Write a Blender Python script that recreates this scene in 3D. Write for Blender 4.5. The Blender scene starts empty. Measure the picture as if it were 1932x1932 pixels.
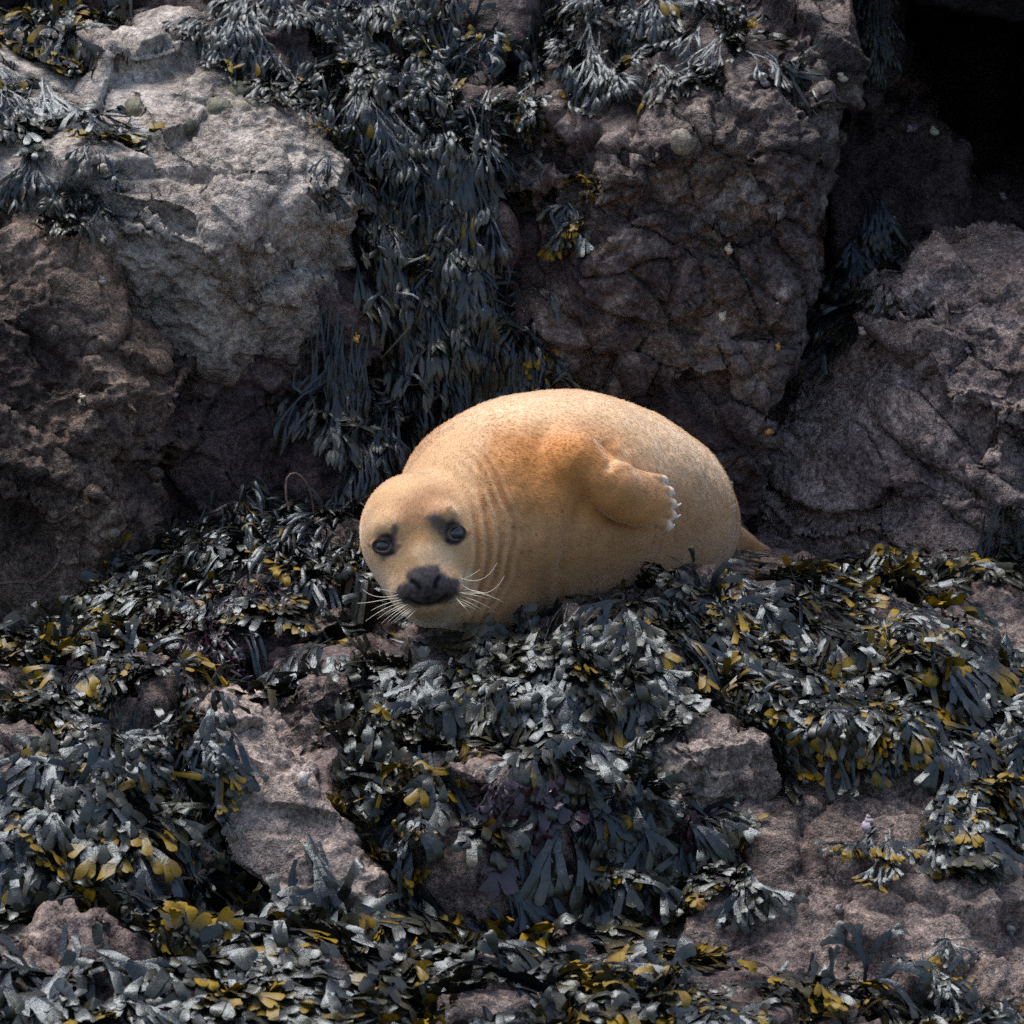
import bpy, bmesh, math, random
import numpy as np
from mathutils import Vector
from mathutils.bvhtree import BVHTree

# ------------------------------------------------------------------ camera, sky, sun, exposure
scene = bpy.context.scene
C = scene.collection
PITCH = math.radians(8.0)
DIST = 15.0
HALF = 1.25 / DIST                       # tangent of half the field of view
CAM = Vector((0, -DIST * math.cos(PITCH), DIST * math.sin(PITCH)))
VIEW = Vector((0, math.cos(PITCH), -math.sin(PITCH)))
RIGHT = Vector((1, 0, 0))
UP = Vector((0, math.sin(PITCH), math.cos(PITCH)))
TOCAM = -VIEW
PX = 2.5 / 1932.0                        # metres per photo unit at the seal

cam_data = bpy.data.cameras.new('camera')
cam_data.angle = 2 * math.atan(HALF)
cam_data.clip_end = 5000
cam_data.dof.use_dof = True
cam_data.dof.focus_distance = DIST - 0.2
cam_data.dof.aperture_fstop = 6.3
cam = bpy.data.objects.new('camera', cam_data)
C.objects.link(cam)
cam.location = CAM
cam.rotation_euler = (math.pi / 2 - PITCH, 0, 0)
scene.camera = cam

SUN_EL, SUN_AZ = math.radians(72), math.radians(306)   # azimuth clockwise from +Y (north)
world = bpy.data.worlds.new('World')
scene.world = world
world.use_nodes = True
wn = world.node_tree.nodes
bg = wn['Background']
sky = wn.new('ShaderNodeTexSky')
sky.sky_type = 'NISHITA'
sky.sun_disc = False
sky.sun_elevation = SUN_EL
sky.sun_rotation = SUN_AZ
sky.air_density = 1.0
sky.dust_density = 2.4
sky.ozone_density = 1.0
world.node_tree.links.new(sky.outputs[0], bg.inputs[0])
bg.inputs[1].default_value = 0.088
sd = bpy.data.lights.new('sun', 'SUN')
sd.energy = 1.5
sd.angle = math.radians(34)
sd.color = (1.0, 0.97, 0.94)
sun = bpy.data.objects.new('sun', sd)
C.objects.link(sun)
sdir = Vector((math.sin(SUN_AZ) * math.cos(SUN_EL), math.cos(SUN_AZ) * math.cos(SUN_EL), math.sin(SUN_EL)))
sun.rotation_euler = sdir.to_track_quat('Z', 'Y').to_euler()
scene.view_settings.view_transform = 'Standard'
scene.view_settings.look = 'None'
scene.view_settings.exposure = 1.55
scene.cycles.use_denoising = False
scene.view_settings.gamma = 1.0

# ------------------------------------------------------------------ helpers
rng = random.Random(7)
npr = np.random.RandomState(7)


def P(u, v, y):
    """point on the photo's line of sight (u, v in 0..1932) at world depth y"""
    d = VIEW + RIGHT * ((u - 966) / 966 * HALF) + UP * ((966 - v) / 966 * HALF)
    return CAM + d * ((y - CAM.y) / d.y)


def ray_dir(u, v):
    return (VIEW + RIGHT * ((u - 966) / 966 * HALF) + UP * ((966 - v) / 966 * HALF)).normalized()


def project(a):
    """photo coordinates of an (n,3) array of points"""
    r = a - np.array(CAM)
    dz = r @ np.array(VIEW)
    return 966 + (r @ np.array(RIGHT)) / dz / HALF * 966, 966 - (r @ np.array(UP)) / dz / HALF * 966


def np_mesh(name, verts, faces):
    me = bpy.data.meshes.new(name)
    nv, nf = len(verts), len(faces)
    k = faces.shape[1]
    me.vertices.add(nv)
    me.vertices.foreach_set('co', np.ascontiguousarray(verts, dtype=np.float32).ravel())
    me.loops.add(nf * k)
    me.loops.foreach_set('vertex_index', np.ascontiguousarray(faces, dtype=np.int32).ravel())
    me.polygons.add(nf)
    me.polygons.foreach_set('loop_start', np.arange(0, nf * k, k, dtype=np.int32))
    me.polygons.foreach_set('use_smooth', np.ones(nf, dtype=bool))
    me.update(calc_edges=True)
    return me


def mesh_arrays(me):
    nv = len(me.vertices)
    co = np.empty(nv * 3, np.float32)
    me.vertices.foreach_get('co', co)
    nl = len(me.loops)
    li = np.empty(nl, np.int32)
    me.loops.foreach_get('vertex_index', li)
    return co.reshape(-1, 3), li.reshape(-1, 4)


def vnormals(v, f):
    a = v[f[:, 2]] - v[f[:, 0]]
    b = v[f[:, 3]] - v[f[:, 1]]
    n = np.cross(a, b)
    out = np.zeros_like(v)
    for i in range(4):
        for c in range(3):
            out[:, c] += np.bincount(f[:, i], weights=n[:, c], minlength=len(v))
    out /= np.linalg.norm(out, axis=1, keepdims=True) + 1e-12
    fn = n / (np.linalg.norm(n, axis=1, keepdims=True) + 1e-12)
    return out, fn


def link(name, me, mat=None, parent=None):
    o = bpy.data.objects.new(name, me)
    C.objects.link(o)
    if mat is not None and me is not None:
        me.materials.append(mat) if len(me.materials) == 0 else None
    if parent is not None:
        o.parent = parent
        o.matrix_parent_inverse = parent.matrix_world.inverted()
    return o


def empty(name, loc):
    o = bpy.data.objects.new(name, None)
    C.objects.link(o)
    o.empty_display_size = 0.1
    o.location = loc
    o.matrix_world.translation = Vector(loc)
    return o


def tag(o, label, cat, group=None):
    o['label'] = label
    o['category'] = cat
    if group:
        o['group'] = group
    return o


# ------------------------------------------------------------------ numpy noise
def _hash(ix, iy, iz, s):
    with np.errstate(over='ignore'):
        h = (ix.astype(np.uint32) * np.uint32(374761393) + iy.astype(np.uint32) * np.uint32(668265263)
             + iz.astype(np.uint32) * np.uint32(2147483647) + np.uint32((s * 974711 + 1013) % 4294967296))
        h = (h ^ (h >> np.uint32(13))) * np.uint32(1274126177)
        h = (h ^ (h >> np.uint32(16))) * np.uint32(2246822519)
        h = h ^ (h >> np.uint32(15))
    return h


def _rnd(ix, iy, iz, s):
    return (_hash(ix, iy, iz, s) & np.uint32(0xFFFFFF)).astype(np.float32) / np.float32(16777216.0)


def vnoise(p, s=0):
    i = np.floor(p).astype(np.int64)
    f = (p - i).astype(np.float32)
    w = f * f * f * (f * (f * 6 - 15) + 10)
    i = i.astype(np.int32)
    r = 0
    for dx in (0, 1):
        wx = w[:, 0] if dx else 1 - w[:, 0]
        for dy in (0, 1):
            wy = w[:, 1] if dy else 1 - w[:, 1]
            for dz in (0, 1):
                wz = w[:, 2] if dz else 1 - w[:, 2]
                r = r + wx * wy * wz * _rnd(i[:, 0] + dx, i[:, 1] + dy, i[:, 2] + dz, s)
    return r * 2 - 1


def fbm(p, octaves, s=0, gain=0.5):
    a, r = 1.0, 0
    for k in range(octaves):
        r = r + a * vnoise(p * (2.03 ** k) + 17.3 * k, s + k)
        a *= gain
    return r


def facets(p, s=0, tilt=1.0):
    """fractured-block relief: every Voronoi cell is a tilted plane; also returns edge closeness"""
    i = np.floor(p).astype(np.int32)
    n = len(p)
    best = np.full(n, 1e9, np.float32)
    second = np.full(n, 1e9, np.float32)
    val = np.zeros(n, np.float32)
    for dx in (-1, 0, 1):
        for dy in (-1, 0, 1):
            for dz in (-1, 0, 1):
                cx, cy, cz = i[:, 0] + dx, i[:, 1] + dy, i[:, 2] + dz
                ox = p[:, 0] - (cx + _rnd(cx, cy, cz, s))
                oy = p[:, 1] - (cy + _rnd(cx, cy, cz, s + 1))
                oz = p[:, 2] - (cz + _rnd(cx, cy, cz, s + 2))
                d = ox * ox + oy * oy + oz * oz
                v = tilt * ((_rnd(cx, cy, cz, s + 3) - .5) * ox + (_rnd(cx, cy, cz, s + 4) - .5) * oy
                            + (_rnd(cx, cy, cz, s + 5) - .5) * oz) * 2 + (_rnd(cx, cy, cz, s + 6) - .5)
                nb = d < best
                second = np.where(nb, best, np.minimum(second, d))
                best = np.where(nb, d, best)
                val = np.where(nb, v, val)
    return val, np.sqrt(second) - np.sqrt(best)


def sstep(a, b, x):
    t = np.clip((x - a) / (b - a), 0, 1)
    return t * t * (3 - 2 * t)


# ------------------------------------------------------------------ materials
def new_mat(name):
    m = bpy.data.materials.new(name)
    m.use_nodes = True
    return m, m.node_tree, m.node_tree.nodes['Principled BSDF']


def N(nt, typ, **kw):
    n = nt.nodes.new(typ)
    for k, v in kw.items():
        setattr(n, k, v)
    return n


def noise(nt, vec, scale, detail=5, rough=0.6, dist=0.0):
    n = N(nt, 'ShaderNodeTexNoise')
    n.inputs['Scale'].default_value = scale
    n.inputs['Detail'].default_value = detail
    n.inputs['Roughness'].default_value = rough
    n.inputs['Distortion'].default_value = dist
    nt.links.new(vec, n.inputs['Vector'])
    return n.outputs[0]


def ramp(nt, fac, stops):
    r = N(nt, 'ShaderNodeValToRGB')
    el = r.color_ramp.elements
    while len(el) < len(stops):
        el.new(0.5)
    for e, (p, c) in zip(el, stops):
        e.position = p
        e.color = c if len(c) == 4 else (*c, 1)
    nt.links.new(fac, r.inputs[0])
    return r.outputs[0]


def mixc(nt, fac, a, b, mode='MIX'):
    m = N(nt, 'ShaderNodeMix', data_type='RGBA', blend_type=mode)
    if isinstance(fac, (int, float)):
        m.inputs[0].default_value = fac
    else:
        nt.links.new(fac, m.inputs[0])
    for sock, x in ((m.inputs[6], a), (m.inputs[7], b)):
        if isinstance(x, tuple):
            sock.default_value = (*x, 1) if len(x) == 3 else x
        else:
            nt.links.new(x, sock)
    return m.outputs[2]


def math_n(nt, op, a, b=None, c=None):
    m = N(nt, 'ShaderNodeMath', operation=op)
    for i, x in enumerate((a, b, c)):
        if x is None:
            continue
        if isinstance(x, (int, float)):
            m.inputs[i].default_value = x
        else:
            nt.links.new(x, m.inputs[i])
    return m.outputs[0]


def rock_material(name, pale, mid, dark, crust, barn=0.5, gloss=0.7, crust_amt=0.5, off=0.0, grain=1.0):
    """wet shore stone: mottled stone, dark encrusting growth, pale barnacle specks"""
    m, nt, b = new_mat(name)
    geo = N(nt, 'ShaderNodeNewGeometry')
    mp = N(nt, 'ShaderNodeMapping')
    mp.inputs['Location'].default_value = (off, off * 1.7, -off)
    nt.links.new(geo.outputs['Position'], mp.inputs[0])
    pos = mp.outputs[0]
    n1 = noise(nt, pos, 3.2, 4, 0.62, 0.6)
    n2 = noise(nt, pos, 16, 4, 0.68, 0.3)
    n3 = noise(nt, pos, 75, 3, 0.7)
    n4 = noise(nt, pos, 240, 2, 0.7)
    base = ramp(nt, n2, [(0.36, dark), (0.47, mid), (0.55, mid), (0.66, pale)])
    big = ramp(nt, n1, [(0.40, (0, 0, 0)), (0.60, (1, 1, 1))])
    base = mixc(nt, math_n(nt, 'MULTIPLY', big, 0.45), base, pale)
    # encrusting algae in broad patches
    n5 = noise(nt, pos, 2.1, 5, 0.68, 1.0)
    lo = 0.66 - 0.30 * crust_amt
    cr = ramp(nt, n5, [(lo, (0, 0, 0)), (lo + 0.12, (1, 1, 1))])
    n6 = noise(nt, pos, 40, 4, 0.7)
    tint = (0.90, 0.85, 0.83)
    crcol = ramp(nt, n6, [(0.35, tuple(c * 0.45 for c in crust)), (0.55, crust), (0.72, tuple(min(1, c * 1.8) for c in crust))])
    base = mixc(nt, math_n(nt, 'MULTIPLY', cr, 0.85), base, crcol)
    # rust and green stains
    st = ramp(nt, noise(nt, pos, 5.5, 4, 0.6, 1.5), [(0.64, (0, 0, 0)), (0.74, (1, 1, 1))])
    base = mixc(nt, math_n(nt, 'MULTIPLY', st, 0.35), base, (0.16, 0.085, 0.035))
    gr = ramp(nt, noise(nt, mp.outputs[0], 9.1, 4, 0.6, 0.8), [(0.66, (0, 0, 0)), (0.72, (1, 1, 1))])
    base = mixc(nt, math_n(nt, 'MULTIPLY', gr, 0.35), base, (0.13, 0.16, 0.11))
    # grain
    g = ramp(nt, n3, [(0.36, (0.30, 0.28, 0.28)), (0.5, (1, 1, 1)), (0.66, (1.75, 1.7, 1.62))])
    base = mixc(nt, 0.9 * grain, base, g, 'MULTIPLY')
    g2 = ramp(nt, n4, [(0.36, (0.40, 0.40, 0.40)), (0.5, (1, 1, 1)), (0.64, (1.8, 1.8, 1.8))])
    base = mixc(nt, 0.8 * grain, base, g2, 'MULTIPLY')
    vo = N(nt, 'ShaderNodeTexVoronoi')
    vo.inputs['Scale'].default_value = 105
    nt.links.new(pos, vo.inputs['Vector'])
    dots = ramp(nt, vo.outputs['Distance'], [(0.18, (1, 1, 1)), (0.34, (0, 0, 0))])
    where = ramp(nt, noise(nt, pos, 7, 5, 0.7), [(0.50, (0, 0, 0)), (0.62, (1, 1, 1))])
    dots = math_n(nt, 'MULTIPLY', dots, where)
    base = mixc(nt, math_n(nt, 'MULTIPLY', dots, barn), base, (0.34, 0.32, 0.27))
    base = mixc(nt, 1.0, base, tint, 'MULTIPLY')
    nt.links.new(base, b.inputs['Base Color'])
    ro = ramp(nt, n2, [(0.3, (gloss - 0.18,) * 3), (0.7, (gloss + 0.12,) * 3)])
    nt.links.new(ro, b.inputs['Roughness'])
    b.inputs['Specular IOR Level'].default_value = 0.35
    h = math_n(nt, 'ADD', math_n(nt, 'MULTIPLY', n3, 0.8), math_n(nt, 'MULTIPLY', n4, 0.35))
    h = math_n(nt, 'ADD', h, math_n(nt, 'MULTIPLY', dots, 0.35))
    h = math_n(nt, 'ADD', h, math_n(nt, 'MULTIPLY', n6, 0.7))
    h = math_n(nt, 'MULTIPLY', h, ramp(nt, noise(nt, pos, 5.0, 3, 0.6), [(0.42, (0.25, 0.25, 0.25)), (0.58, (1, 1, 1))]))
    bp = N(nt, 'ShaderNodeBump')
    bp.inputs['Strength'].default_value = 1.0
    bp.inputs['Distance'].default_value = 0.024
    nt.links.new(h, bp.inputs['Height'])
    nt.links.new(bp.outputs[0], b.inputs['Normal'])
    return m


PURPLE = (0.043, 0.026, 0.027)
M_pale = rock_material('pale_grey_stone', (0.46, 0.43, 0.385), (0.30, 0.268, 0.232), (0.09, 0.066, 0.054), (0.075, 0.048, 0.040), 0.35, 0.58, 0.34, 0.0, 0.65)
M_brown = rock_material('brown_stone', (0.21, 0.155, 0.115), (0.105, 0.074, 0.056), (0.040, 0.027, 0.023), (0.038, 0.024, 0.022), 0.5, 0.66, 0.55, 3.1)
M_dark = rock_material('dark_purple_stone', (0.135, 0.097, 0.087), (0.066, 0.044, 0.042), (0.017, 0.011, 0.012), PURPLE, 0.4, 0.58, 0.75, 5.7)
M_butt = rock_material('buttress_stone', (0.26, 0.22, 0.19), (0.10, 0.072, 0.064), (0.032, 0.021, 0.021), (0.044, 0.026, 0.028), 0.5, 0.55, 0.74, 9.2, 0.9)
M_gran = rock_material('granular_stone', (0.38, 0.32, 0.27), (0.25, 0.20, 0.17), (0.12, 0.09, 0.078), (0.15, 0.112, 0.10), 0.5, 0.72, 0.25, 12.4, 0.8)
M_low = rock_material('lower_stone', (0.27, 0.215, 0.18), (0.135, 0.101, 0.088), (0.038, 0.026, 0.024), (0.055, 0.033, 0.036), 0.5, 0.64, 0.58, 15.9)
M_right = rock_material('pinkish_grey_stone', (0.36, 0.30, 0.275), (0.19, 0.15, 0.138), (0.065, 0.045, 0.043), (0.08, 0.052, 0.052), 0.5, 0.64, 0.45, 23.3)
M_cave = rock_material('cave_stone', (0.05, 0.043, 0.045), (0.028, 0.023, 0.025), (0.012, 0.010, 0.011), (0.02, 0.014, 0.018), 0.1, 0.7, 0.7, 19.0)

# ------------------------------------------------------------------ rocks
SOLID_O, SOLID_V, SOLID_F, SOLID_N = [], [], [], 0


def hull_bm(bm, pts, back, spread=0.0):
    vs = []
    for (u, v, y) in pts:
        vs.append(bm.verts.new(P(u, v, y)))
        q = P(u, v, y)
        if back is not None:
            vs.append(bm.verts.new(Vector((q.x, max(back, q.y + 0.1), q.z - 0.05 * (back - q.y)))))
    r = bmesh.ops.convex_hull(bm, input=vs)
    junk = [g for g in r['geom_interior'] if isinstance(g, bmesh.types.BMVert)]
    if junk:
        bmesh.ops.delete(bm, geom=junk, context='VERTS')


def rock(name, hulls, mat, voxel=0.0065, seed=0, big=0.045, mid=0.02, fine=0.006, bscale=3.4, strata=(1, 1, 1.5), rounding=0, keep=-0.35):
    global SOLID_N
    bm = bmesh.new()
    for pts, back in hulls:
        b2 = bmesh.new()
        hull_bm(b2, pts, back)
        tmp = bpy.data.meshes.new('t')
        b2.to_mesh(tmp)
        b2.free()
        bm.from_mesh(tmp)
        bpy.data.meshes.remove(tmp)
    bmesh.ops.recalc_face_normals(bm, faces=bm.faces)
    me = bpy.data.meshes.new('t')
    bm.to_mesh(me)
    bm.free()
    o = bpy.data.objects.new('t', me)
    C.objects.link(o)
    md = o.modifiers.new('r', 'REMESH')
    md.mode = 'VOXEL'
    md.voxel_size = voxel
    if rounding:
        sm = o.modifiers.new('s', 'SMOOTH')
        sm.iterations = rounding
        sm.factor = 0.5
    dg = bpy.context.evaluated_depsgraph_get()
    ev = o.evaluated_get(dg)
    em = ev.to_mesh()
    v, f = mesh_arrays(em)
    v = v.copy()
    f = f.copy()
    ev.to_mesh_clear()
    bpy.data.objects.remove(o)
    bpy.data.meshes.remove(me)
    vn, fn = vnormals(v, f)
    ok = (fn @ np.array(TOCAM)) > keep
    u_, v_ = project(v[f[:, 0]])
    ok &= (u_ > -260) & (u_ < 2200) & (v_ > -330) & (v_ < 2200)
    f = f[ok]
    used = np.unique(f)
    remap = np.full(len(v), -1, np.int64)
    remap[used] = np.arange(len(used))
    v, vn, f = v[used], vn[used], remap[f]
    st = np.array(strata, np.float32)
    w = v + 0.05 * np.stack([vnoise(v * 5, 50 + seed), vnoise(v * 5, 60 + seed), vnoise(v * 5, 70 + seed)], 1)
    # tilted bedding frame
    ca, sa = math.cos(0.5), math.sin(0.5)
    wr = np.stack([w[:, 0] * ca - w[:, 2] * sa, w[:, 1], w[:, 0] * sa + w[:, 2] * ca], 1)
    d = 0
    if big:
        a, e = facets(wr * st * bscale, 100 + seed, 1.0)
        d = d + big * 1.5 * a - big * 0.15 * (1 - sstep(0.0, 0.06, e))
    if mid:
        a, e = facets(wr * st * bscale * 3.1, 200 + seed, 1.0)
        g = sstep(-0.25, 0.35, vnoise(v * 3.3, 300 + seed))
        d = d + mid * 0.7 * a * (0.15 + 0.9 * g) - mid * 0.2 * (1 - sstep(0.0, 0.09, e)) * g
        d = d + mid * 0.25 * fbm(wr * st * 9, 3, 320 + seed)
    if big:
        v = v + vn * d[:, None]
        for _ in range(2):
            cen = v[f].mean(axis=1)
            acc = np.zeros_like(v)
            cnt = np.zeros(len(v))
            for k_ in range(4):
                cnt += np.bincount(f[:, k_], minlength=len(v))
                for c_ in range(3):
                    acc[:, c_] += np.bincount(f[:, k_], weights=cen[:, c_], minlength=len(v))
            v = v * 0.4 + 0.6 * acc / np.maximum(cnt, 1)[:, None]
        vn, _fn = vnormals(v, f)
        d = 0
        w2 = wr + 0.09 * np.stack([vnoise(v * 2.6, 750 + seed), vnoise(v * 2.6, 760 + seed), vnoise(v * 2.6, 770 + seed)], 1)
        a, e = facets(w2 * np.array([1.0, 0.6, 2.3]) * bscale * 0.75, 700 + seed, 1.0)
        gc = sstep(-0.05, 0.25, vnoise(v * 2.7 + 9, 780 + seed))
        d = d + big * 0.7 * a - 0.028 * (1 - sstep(0.0, 0.045, e)) * gc
    r1 = fbm(v * 34, 3, 400 + seed, 0.6)
    r2 = 1 - np.abs(fbm(v * 60, 2, 500 + seed, 0.6)) * 2
    g2 = sstep(-0.3, 0.4, vnoise(v * 4.1 + 3, 600 + seed))
    d = d + fine * r1 * (0.12 + 1.1 * g2) - fine * 0.6 * np.clip(r2, 0, 1) * g2
    v = v + vn * d[:, None]
    me = np_mesh(name, v, f)
    ob = link(name, me, mat)
    SOLID_O.append(ob)
    SOLID_V.append(v)
    SOLID_F.append(f + SOLID_N)
    SOLID_N += len(v)
    return ob


# backing cliff (setting)
cliff = rock('cliff', [
    ([(-300, -300, 1.7), (1460, -300, 1.7), (1460, 1150, 1.25), (-300, 1150, 1.15), (600, 300, 1.2), (1300, 500, 1.3)], 3.6),
    ([(1350, -350, 3.3), (2260, -350, 3.3), (2260, 1150, 2.6), (1350, 1150, 2.4)], 3.6),
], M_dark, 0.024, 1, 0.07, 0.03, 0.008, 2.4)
cliff['kind'] = 'structure'
shade_slab = rock('unseen_shade_slab', [  # out-of-view slab, added to block sky light from the cave
    ([(1640, -330, 1.0), (2300, -330, 0.9), (2300, -30, 1.25), (1980, -15, 1.3), (1720, -40, 1.5), (1690, -60, 1.7)], 3.5),
    ([(2020, -330, 1.2), (2300, -330, 1.2), (2300, 560, 1.5), (1990, 520, 1.9)], 3.5),
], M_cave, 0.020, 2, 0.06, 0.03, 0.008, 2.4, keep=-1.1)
shade_slab['kind'] = 'structure'
gully = rock('rock_gully', [
    ([(1560, 330, 1.75), (1640, 225, 1.8), (1740, 205, 1.85), (1825, 275, 1.85), (1850, 400, 1.8), (1835, 600, 1.65), (1600, 600, 1.6)], 2.9),
    ([(1690, 360, 1.9), (1850, 330, 2.1), (2150, 320, 2.2), (2150, 700, 1.6), (1700, 700, 1.6)], 2.9),
    ([(1380, 560, 1.75), (1480, 540, 1.8), (1700, 560, 1.7), (1700, 1150, 1.45), (1350, 1150, 1.35)], 2.9),
    ([(1520, -200, 1.9), (1700, -200, 1.9), (1690, 170, 1.75), (1600, 250, 1.7), (1520, 420, 1.8)], 2.9),
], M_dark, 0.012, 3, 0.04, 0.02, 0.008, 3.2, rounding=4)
gully['kind'] = 'structure'

boulder_a = rock('boulder', [
    ([(90, 85, 1.26), (330, 45, 1.34), (450, 95, 1.24), (560, 195, 1.04), (662, 288, 0.84), (640, 345, 0.72), (520, 388, 0.62),
      (400, 474, 0.50), (245, 430, 0.53), (120, 345, 0.62), (-150, 300, 0.75), (-200, 80, 1.1),
      (190, 560, 0.68), (400, 720, 0.72), (655, 480, 0.84), (655, 740, 0.82)], 1.7),
    ([(250, 20, 1.36), (400, 10, 1.36), (450, 90, 1.20), (350, 150, 1.12), (200, 120, 1.16)], 1.7),
    ([(380, 350, 0.60), (520, 360, 0.63), (470, 440, 0.56), (400, 480, 0.475), (300, 440, 0.50), (250, 395, 0.55)], 1.2),
], M_pale, 0.0066, 11, 0.036, 0.028, 0.008, 4.0, (1, 1, 1.9))
tag(boulder_a, 'pale grey angular boulder at upper left dotted with green limpets', 'boulder')

boulder_b = rock('crag', [
    ([(-220, 470, 0.66), (40, 488, 0.56), (150, 520, 0.52), (370, 692, 0.60), (350, 720, 0.50), (235, 742, 0.36), (0, 760, 0.28),
      (-220, 720, 0.26), (-220, 1280, 0.16), (150, 1230, 0.20), (-10, 620, 0.42)], 1.6),
    ([(215, 738, 0.40), (290, 725, 0.44), (308, 760, 0.45), (312, 930, 0.42), (300, 1120, 0.40), (150, 1240, 0.20), (0, 960, 0.24), (200, 900, 0.33)], 1.4),
    ([(-220, 330, 0.80), (60, 340, 0.78), (110, 440, 0.66), (80, 520, 0.62), (-220, 560, 0.62)], 1.6),
], M_brown, 0.007, 21, 0.045, 0.030, 0.010, 4.2, (1, 1, 1.6))
tag(boulder_b, 'rough brown rock face down the left edge above the seaweed', 'rock')

recess = rock('rock_recess', [
    ([(180, 520, 0.86), (420, 640, 0.74), (700, 430, 1.0), (1060, 450, 0.98), (1060, 1060, 0.90), (690, 1060, 0.80), (620, 960, 0.66), (560, 1060, 0.56), (280, 1140, 0.46), (310, 720, 0.62), (600, 760, 0.68), (660, 700, 0.76)], 1.9),
], M_dark, 0.009, 31, 0.05, 0.03, 0.010, 4.0)
recess['kind'] = 'structure'

spur = rock('rock_spur', [
    ([(380, -120, 1.40), (960, -150, 1.35), (1000, 60, 1.15), (900, 190, 1.02), (660, 250, 1.0), (520, 150, 1.10), (420, 40, 1.24)], 1.9),
    ([(640, 200, 1.0), (880, 170, 1.0), (960, 420, 0.84), (1000, 600, 0.80), (990, 720, 0.84), (740, 640, 0.86), (690, 430, 0.86), (650, 300, 0.92), (780, 860, 0.92), (960, 800, 0.92)], 1.9),
], M_dark, 0.010, 41, 0.035, 0.02, 0.006, 4.0)
tag(spur, 'dark rock spur buried under the long cascade of hanging seaweed', 'rock')

buttress = rock('rock_buttress', [
    ([(985, 190, 1.06), (1000, 300, 0.92), (1090, 420, 0.84), (1210, 330, 0.77), (1310, 310, 0.74), (1400, 260, 0.75), (1405, 130, 0.90), (1440, 60, 1.02),
      (1290, -90, 1.28), (1640, -120, 1.35), (1610, 40, 1.15), (1560, 190, 0.90), (1545, 330, 0.82), (1530, 450, 0.84), (1490, 580, 0.92), (1465, 760, 1.0),
      (1400, 960, 0.98), (1380, 1100, 0.95), (960, 1100, 0.98), (980, 620, 1.0), (1090, 460, 0.92), (1300, 480, 0.90)], 2.3),
    ([(890, 190, 1.02), (1010, 185, 0.98), (1075, 240, 0.92), (1075, 330, 0.86), (980, 360, 0.86), (900, 330, 0.92)], 1.5),
    ([(1080, 240, 0.97), (1240, 175, 0.98), (1395, 140, 0.95), (1390, 240, 0.74), (1310, 300, 0.70), (1200, 305, 0.74), (1090, 380, 0.82)], 1.5),
    ([(1405, 190, 0.84), (1470, 150, 0.86), (1530, 210, 0.80), (1535, 330, 0.76), (1470, 400, 0.76), (1420, 300, 0.75)], 1.5),
    ([(1540, -60, 1.3), (1630, -60, 1.3), (1590, 120, 1.0), (1560, 220, 0.84), (1530, 180, 0.82), (1500, 60, 1.0)], 1.6),
    ([(1130, 560, 0.84), (1220, 590, 0.82), (1180, 640, 0.82), (1090, 610, 0.86)], 1.4),
], M_butt, 0.0068, 51, 0.045, 0.032, 0.010, 4.2, (1.2, 1, 1.2))
tag(buttress, 'tall purple-brown rock buttress behind the seal with weed draped top', 'rock')

boulder_c = rock('boulder', [
    ([(1715, 490, 1.20), (1790, 448, 1.26), (1870, 490, 1.22), (2240, 540, 1.30), (1690, 570, 1.06), (1780, 660, 0.86), (1800, 635, 0.92), (2240, 620, 0.80),
      (1500, 715, 1.16), (1445, 850, 1.16), (1415, 1080, 1.02), (1700, 900, 0.84), (1932, 850, 0.72), (2240, 850, 0.70), (1900, 1010, 0.82), (2240, 1120, 0.70), (1700, 1140, 0.80)], 2.3),
    ([(1745, 660, 0.85), (1800, 612, 0.90), (2240, 600, 0.86), (2240, 760, 0.64), (1930, 800, 0.66), (1790, 740, 0.76)], 1.5),
], M_right, 0.0075, 61, 0.05, 0.030, 0.010, 3.6, (1, 1, 1.4))
tag(boulder_c, 'large grey-brown boulder at right edge beside the dark gully', 'boulder')

# the ledge and the shelf below it
ledge = rock('rock_ledge', [
    ([(520, 1262, -0.33), (700, 1270, -0.42), (900, 1272, -0.46), (1050, 1212, -0.38), (1200, 1160, -0.28), (450, 1108, 0.95), (1000, 1090, 0.98), (1450, 1100, 0.98),
      (540, 1330, -0.44), (800, 1350, -0.54), (1100, 1330, -0.54), (1280, 1300, -0.46), (560, 1450, -0.22), (1100, 1460, -0.26), (1280, 1420, -0.22)], 1.2),
    ([(170, 1160, 0.20), (290, 1065, 0.28), (430, 1004, 0.34), (560, 992, 0.40), (690, 994, 0.46), (180, 1250, -0.10), (400, 1250, -0.22), (600, 1200, -0.20), (690, 1150, 0.02)], 1.2),
    ([(1130, 1140, -0.10), (1300, 1108, 0.03), (1420, 1122, 0.06), (1540, 1092, 0.08), (1700, 1120, 0.10), (1860, 1210, 0.08), (2240, 1380, 0.10), (1240, 1300, -0.44), (1400, 1330, -0.50),
      (1600, 1400, -0.52), (1760, 1440, -0.48), (1890, 1640, -0.56), (2240, 1640, -0.55), (1400, 1450, -0.30), (1740, 1560, -0.32), (1900, 1800, -0.42), (1330, 1130, 0.9), (1700, 1135, 0.9)], 1.2),
    ([(1780, 1125, 0.42), (1900, 1100, 0.5), (2240, 1110, 0.5), (2240, 1400, 0.25), (1850, 1260, 0.28)], 1.2),
], M_low, 0.0096, 71, 0.034, 0.026, 0.008, 4.0)
ledge['kind'] = 'structure'
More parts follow.
